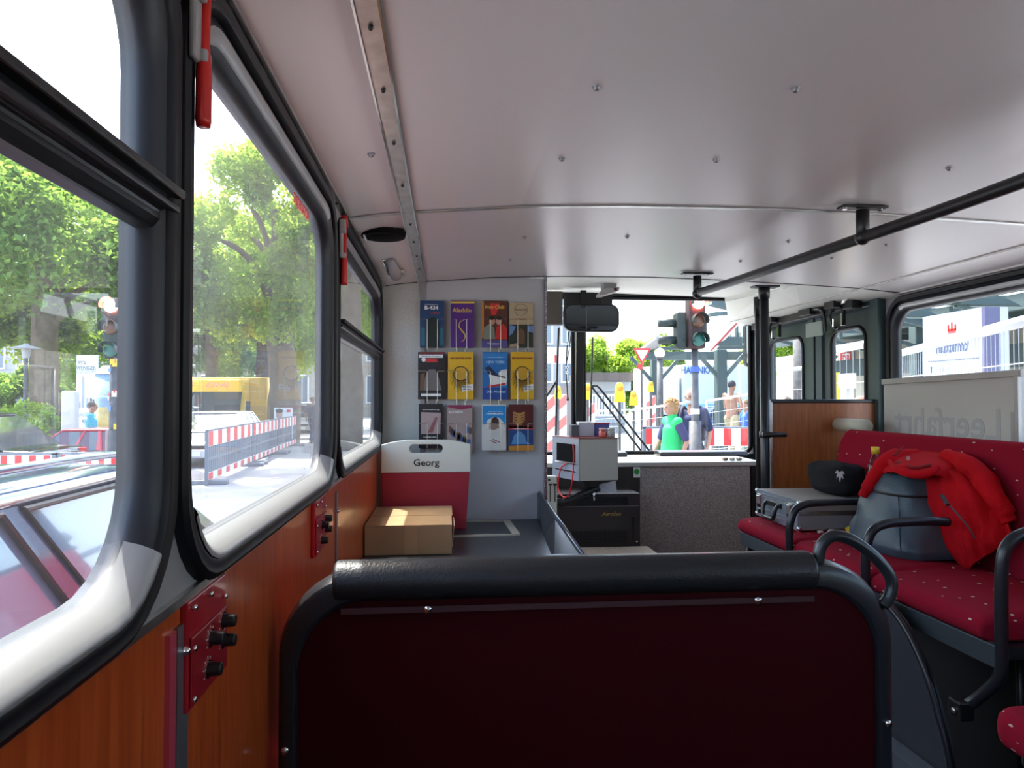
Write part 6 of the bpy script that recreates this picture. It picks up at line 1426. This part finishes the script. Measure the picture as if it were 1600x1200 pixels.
# ---------------------------------------------------------------- posters left
PY = 19; a, b = AY(118, 668, PY), AY(152, 555, PY)
t = thing('poster_banner', 'tall white advertising banner with a slim figure beyond the black car', 'poster', ((a.x+b.x)/2, PY, G))
MB().box((a.x, PY, a.z), (b.x, PY+.08, b.z)).build('banner', M_white, t, bevel=.01)
MB().cyl(((a.x+b.x)/2, PY+.04, G), ((a.x+b.x)/2, PY+.04, a.z), .06).build('post', M_pole, t)
gp = mat('grey_print'); bk = mat('dark_print', (.12, .12, .13), .5)
for s_, u, v, wpx, m_ in (('95%', 128, 567, 12, bk), ('WENIGER', 134.5, 575, 28, bk), ('ZUSATZSTOFFE', 134.5, 581, 28, gp), ('QUALITÄT PUR', 134.5, 648, 28, gp), ('FÜR DICH', 138, 659, 18, bk)):
    q = AY(u, v, PY-.012); text(s_, .14, m_, q, 'back', t, width=wpx/FPX*PY, bold=.01)
for u, v0, v1, wp, m_ in ((129.5, 596, 637, 4, gp), (136, 622, 637, 3.2, gp), (142, 622, 637, 3.2, bk), (124, 628, 637, 3, gp), (129.5, 588, 596, 3, mat('skin_grey', (.4, .36, .34), .6)), (146, 624, 637, 3, bk)):
    p, q = AY(u-wp/2, v1, PY-.008), AY(u+wp/2, v0, PY-.008); MB().box((p.x, PY-.012, p.z), (q.x, PY-.004, q.z)).build('printed_shape', m_, t)
p = AY(168, 600, 18); t = thing('advertising_column', 'round advertising column in blue and yellow beside the banner', 'advertising column', (p.x, 18, G))
MB().cyl((p.x, 18, G), (p.x, 18, G+2.3), .26, seg=24).build('column', mat('poster_blue', (.22, .32, .45), .6, var=(2.5, .4)), t, smooth=True); MB().cyl((p.x, 18, G+.9), (p.x, 18, G+1.5), .265, seg=24).build('poster_band', mat('poster_ochre', (.55, .42, .15), .6, var=(3, .4)), t, smooth=True); MB().cyl((p.x, 18, G+2.3), (p.x, 18, G+2.5), .30, .10, 24).build('cap', M_grey, t)
p = AY(103, 630, 17); t = thing('pale_panel', 'pale grey utility panel left of the white banner', 'panel', (p.x, 17, G)); a, b = AY(94, 700, 17), AY(118, 611, 17); MB().box((a.x, 17, G), (b.x, 17.2, b.z)).build('panel', mat('pale_panel_grey', (.5, .47, .45), .6), t, bevel=.03)
# ---------------------------------------------------------------- people
def person(label, x, y, rz, H, shirt, trousers, hair, skin=(.36, .20, .13), pose='stand', zg=G, vox=.014, hairlen=.0, sleeve='short', hgt=None, bare=False, extras=None, walk=.18):
    t = lthing('person', label, 'person', (x, y, zg), rz, None)
    s = H/1.75
    def P(*a): return Vector(a)*s
    f = walk
    J = {'pel': P(0, 0, .93), 'wai': P(0, 0, 1.08), 'che': P(0, .01, 1.32), 'nek': P(0, 0, 1.49), 'hd': P(.01, 0, 1.60)}
    for k, sg in (('l', 1), ('r', -1)):
        J['hip'+k] = P(0, sg*.09, .90); J['kne'+k] = P(sg*f*.55+.03, sg*.10, .50); J['ank'+k] = P(sg*f-.03, sg*.10, .09); J['toe'+k] = P(sg*f+.14, sg*.115, .035)
        J['sho'+k] = P(0, sg*.185, 1.43); J['elb'+k] = P(-sg*.10-.02, sg*.235, 1.15); J['wri'+k] = P(-sg*.12+.08, sg*.235, .92)
        if pose == 'bent': J['elb'+k] = P(.06, sg*.22, 1.17); J['wri'+k] = P(.30, sg*.12, 1.10)
    def skin_(edges, rad, nm, m, remesh=None, extra=None, parent=t):
        mb = MB()
        for a_, b_ in edges:
            ra, rb = rad[a_], rad[b_]; A_, B_ = J[a_], J[b_]
            if hasattr(ra, '__len__') and hasattr(rb, '__len__'):
                rings = []
                for k in range(5):
                    f_ = k/4; c_ = A_.lerp(B_, f_); w_ = (ra[0]+(rb[0]-ra[0])*f_)*s; d_ = (ra[1]+(rb[1]-ra[1])*f_)*s
                    rings.append([c_+Vector((d_*math.cos(g_), w_*math.sin(g_), 0)) for g_ in [2*PI*i/20 for i in range(20)]])
                mb.loft(rings)
                for c_, r_ in ((A_, ra), (B_, rb)): mb.ell(c_, (r_[1]*s, r_[0]*s, .07*s), 18, 10)
            else:
                ra = ra[1]*.6 if hasattr(ra, '__len__') else ra; rb = rb[1]*.6 if hasattr(rb, '__len__') else rb
                mb.tube([A_, A_.lerp(B_, .5), B_], [ra*s, (ra+rb)/2*s, rb*s], 14)
                mb.ell(A_, ra*s, 14, 10); mb.ell(B_, rb*s, 14, 10)
        if extra: extra(mb)
        return mb.build(nm, m, parent, smooth=True, remesh=remesh or 0)
    E_ = [('pel', 'wai'), ('wai', 'che'), ('che', 'nek'), ('nek', 'hd')]
    for k in 'lr': E_ += [('pel', 'hip'+k), ('hip'+k, 'kne'+k), ('kne'+k, 'ank'+k), ('ank'+k, 'toe'+k), ('che', 'sho'+k), ('sho'+k, 'elb'+k), ('elb'+k, 'wri'+k)]
    rad = {'pel': (.13, .11), 'wai': (.13, .10), 'che': (.15, .11), 'nek': .052, 'hd': .06}
    for k in 'lr': rad.update({'hip'+k: .085, 'kne'+k: .055, 'ank'+k: .038, 'toe'+k: .032, 'sho'+k: .055, 'elb'+k: .040, 'wri'+k: .027})
    hc = J['hd']+P(.012, 0, .035)
    def head_extra(mb):
        mb.ell(hc+P(0, 0, .02), (.098*s, .076*s, .105*s), 20, 16); mb.ell(hc+P(.025, 0, -.045), (.066*s, .055*s, .065*s), 16, 12)   # skull and jaw
        mb.ell(hc+P(.100, 0, -.012), (.020*s, .013*s, .026*s), 10, 8)     # nose
        mb.ell(hc+P(.080, 0, -.058), (.016*s, .026*s, .010*s), 10, 8)     # mouth
        for sg in (-1, 1):
            mb.ell(hc+P(-.005, sg*.076, -.005), (.020*s, .010*s, .032*s), 10, 8)   # ear
        for k, sg in (('l', 1), ('r', -1)):
            w_ = J['wri'+k]; d = (w_-J['elb'+k]).normalized(); side = Vector((0, 1, 0)); fw = d.cross(side).normalized()
            mb.ell(w_+d*.045*s, (.040*s, .018*s, .048*s), 10, 8)
            for q in range(4): b_ = w_+d*.075*s+fw*(q-1.5)*.019*s; L = (.062, .072, .068, .052)[q]*s; mb.tube([b_, b_+d*L*.55, b_+d*L+side*(-sg)*.018*s], [.0092*s, .009*s, .0078*s], 7)
            b_ = w_+d*.03*s+fw*.034*s; mb.tube([b_, b_+(fw*.7+d*.7)*.03*s, b_+(fw*.6+d)*.045*s], [.011*s, .010*s, .009*s], 7)
    ms = mat('skin_%02d' % int(skin[0]*100), skin, .55)
    body = skin_(E_, rad, 'body', ms, vox, head_extra)
    M_eye = mat('eye_dark', (.03, .025, .02), .2)
    for sg in (-1, 1): MB().ell(hc+P(.088, sg*.031, .008), (.009*s, .012*s, .008*s), 8, 6).build('eye', M_eye, t, smooth=True)
    # clothing follows the body
    r2 = {k: (tuple(v*1.13 for v in rr_) if hasattr(rr_, '__len__') else rr_*1.22) for k, rr_ in rad.items()}
    for k in 'lr':
        J['slv'+k] = J['sho'+k].lerp(J['elb'+k], .85 if sleeve == 'short' else .999); r2['slv'+k] = .062
        J['hem'+k] = J['kne'+k].lerp(J['ank'+k], .92); r2['hem'+k] = .060; r2['kne'+k] = .072; r2['hip'+k] = .104
        r2['sho'+k] = .070
    if not bare:
        e2 = [('pel', 'wai'), ('wai', 'che')] + [('che', 'sho'+k) for k in 'lr'] + [('sho'+k, 'slv'+k) for k in 'lr']
        if sleeve == 'none': e2 = [('pel', 'wai'), ('wai', 'che')] + [('che', 'sho'+k) for k in 'lr']
        r3 = dict(r2); r3['pel'] = (.155, .135)
        skin_(e2, r3, 'shirt', mat('cloth_%s' % '_'.join('%d' % (c*100) for c in shirt), shirt, .9), vox)
    e3 = [('pel', 'hip'+k) for k in 'lr'] + [('hip'+k, 'kne'+k) for k in 'lr'] + [('kne'+k, 'hem'+k) for k in 'lr']
    r3 = dict(r2); r3['pel'] = (.148, .125); skin_(e3, r3, 'trousers', mat('cloth_%s' % '_'.join('%d' % (c*100) for c in trousers), trousers, .9), vox)
    for k in 'lr': a = J['ank'+k]; MB().ell(a+P(.05, 0, -.045), (.135*s, .050*s, .045*s), 14, 8).build('shoe', mat('dark_shoe', (.05, .04, .035), .6), t, smooth=True)
    if hair:
        hb = MB(); hb.ell(hc+P(-.016, 0, .040), (.100*s, .086*s, .096*s), 22, 16)
        if hairlen: hb.ell(hc+P(-.045, 0, -.01-hairlen*.3), (.070*s, .088*s, (.09+hairlen)*s), 20, 14)
        for v_ in hb.bm.verts: v_.co += (v_.co-hc).normalized()*.012*s*noise.noise(v_.co*26*(1.5 if hairlen > .03 else 1))
        hb.build('hair', mat('hair_%s' % '_'.join('%d' % (c*100) for c in hair), hair, .8), t, smooth=True)
    if extras: extras(t, J, P, s, hc, skin_, r2)
    return t
def vest(t, J, P, s, hc, skin_, r2):
    r3 = {k: (tuple(q*1.22 for q in v) if hasattr(v, '__len__') else v*1.22) for k, v in r2.items()}; r3['pel'] = (.20, .185); r3['wai'] = (.18, .155); J['low'] = P(0, 0, .78); r3['low'] = (.205, .19); r3['che'] = (.175, .135); r3['shol'] = r3['shor'] = .076; J['col'] = P(-.01, 0, 1.50); r3['col'] = .072
    skin_([('low', 'pel'), ('pel', 'wai'), ('wai', 'che'), ('che', 'shol'), ('che', 'shor'), ('che', 'col')], r3, 'vest', mat('bright_green_vest', (.015, .40, .11), .8), .014)
    mb = MB()
    r = random.Random(3)
    for k in range(70):
        a = r.uniform(0, 6.28); b = r.uniform(-.2, 1.3); p = hc+P(-.02, 0, .04)+Vector((math.cos(a)*math.cos(b)*.098, math.sin(a)*math.cos(b)*.092, math.sin(b)*.100))*s
        if p.x > hc.x+.055 and p.z < hc.z+.05: continue
        mb.ell(p, r.uniform(.018, .028)*s, 8, 6)
    mb.build('curls', mat('blond_curls', (.32, .18, .07), .85), t, smooth=True)
def pack(t, J, P, s, hc, skin_, r2):
    b = blob('backpack', P(-.235, -.02, 1.22), (.11*s, .17*s, .25*s), mat('grey_backpack', (.09, .10, .14), .7), t, 2, .08, .65)
    blob('backpack_pocket', P(-.31, -.02, 1.08), (.05*s, .12*s, .11*s), mat('pale_grey_pocket', (.38, .38, .40), .7), b, 4, .08, .7)
    for sg in (-1, 1): MB().tube([P(-.13, sg*.11, 1.42), P(-.02, sg*.13, 1.50), P(.10, sg*.12, 1.40), P(.13, sg*.13, 1.25), P(.05, sg*.17, 1.08), P(-.13, sg*.14, 1.02)], .020*s, 8, smooth=4).build('shoulder_strap', mat('dark_strap', (.03, .03, .045), .8), b)
    g = MB()
    for sg in (-1, 1): g.tube([hc+P(.098+.0, sg*.031, .008)+Vector((0, .022*s*math.cos(a), .017*s*math.sin(a))) for a in [k*.5236 for k in range(12)]], .0022*s, 6, loop=True)
    g.tube([hc+P(.098, -.012, .01), hc+P(.098, .012, .01)], .002*s); g.tube([hc+P(.097, .053, .01), hc+P(0, .082, .01)], .002*s); g.tube([hc+P(.097, -.053, .01), hc+P(0, -.082, .01)], .002*s); g.build('glasses', M_black, t)
    mb = MB(); mb.ell(hc+P(.068, 0, -.068), (.040*s, .048*s, .036*s), 16, 10); mb.build('beard', mat('grey_beard', (.45, .42, .40), .9), t, smooth=True)
pw = AY(1050, 640, 10.0)
person('person with curly blond hair in a green vest walking left', pw.x, 10.0, PI+.15, 1.68, (.045, .045, .11), (.06, .06, .08), (.30, .17, .07), (.36, .18, .12), hairlen=.02, extras=vest)
pw = AY(1078, 640, 10.7)
person('person with glasses, white hair and navy shirt carrying a grey backpack', pw.x+.02, 10.7, -PI/2-.75, 1.84, (.016, .022, .065), (.05, .05, .06), (.45, .42, .38), (.38, .20, .14), extras=pack)
pw = AY(1143, 640, 15.5)
person('shirtless person in work trousers and black cap beside the fence', pw.x, 15.5, .5, 1.74, (.4, .3, .2), (.32, .27, .16), (.02, .02, .025), (.26, .13, .08), pose='bent', bare=True, zg=G+.36)
pw = AY(1166, 650, 17.0)
person('person in a bright blue shirt far behind the barrier', pw.x, 17.0, PI, 1.66, (.03, .10, .42), (.20, .26, .20), (.12, .08, .05))
pw = AY(1183, 625, 18.0)
person('person in a pale jacket at the windscreen right edge', pw.x, 18.0, PI/2, 1.78, (.60, .58, .62), (.08, .1, .2), (.10, .07, .05))
pw = AX(1229, 620, 6.0)
person('person with dark tied hair outside the front door pane', 6.0, pw.y, PI, 1.72, (.25, .25, .3), (.08, .1, .2), (.07, .05, .045), hairlen=.03)
pw = AX(1345, 620, 5.3)
person('person with reddish hair outside the rear door pane', 5.3, pw.y, .5, 1.72, (.5, .30, .28), (.1, .1, .15), (.42, .12, .08), hairlen=.05)
pw = AY(488, 640, 28.0)
person('person in dark clothes crossing the street beyond the barriers', pw.x, 28.0, 1.2, 1.76, (.07, .08, .12), (.05, .07, .14), (.25, .17, .1), vox=.02, walk=.26)
pw = AY(113, 650, 15.6)
person('person in a teal shirt beside the white banner', pw.x, 16.4, .3, 1.62, (.08, .35, .38), (.1, .1, .15), (.08, .06, .05), vox=.02)
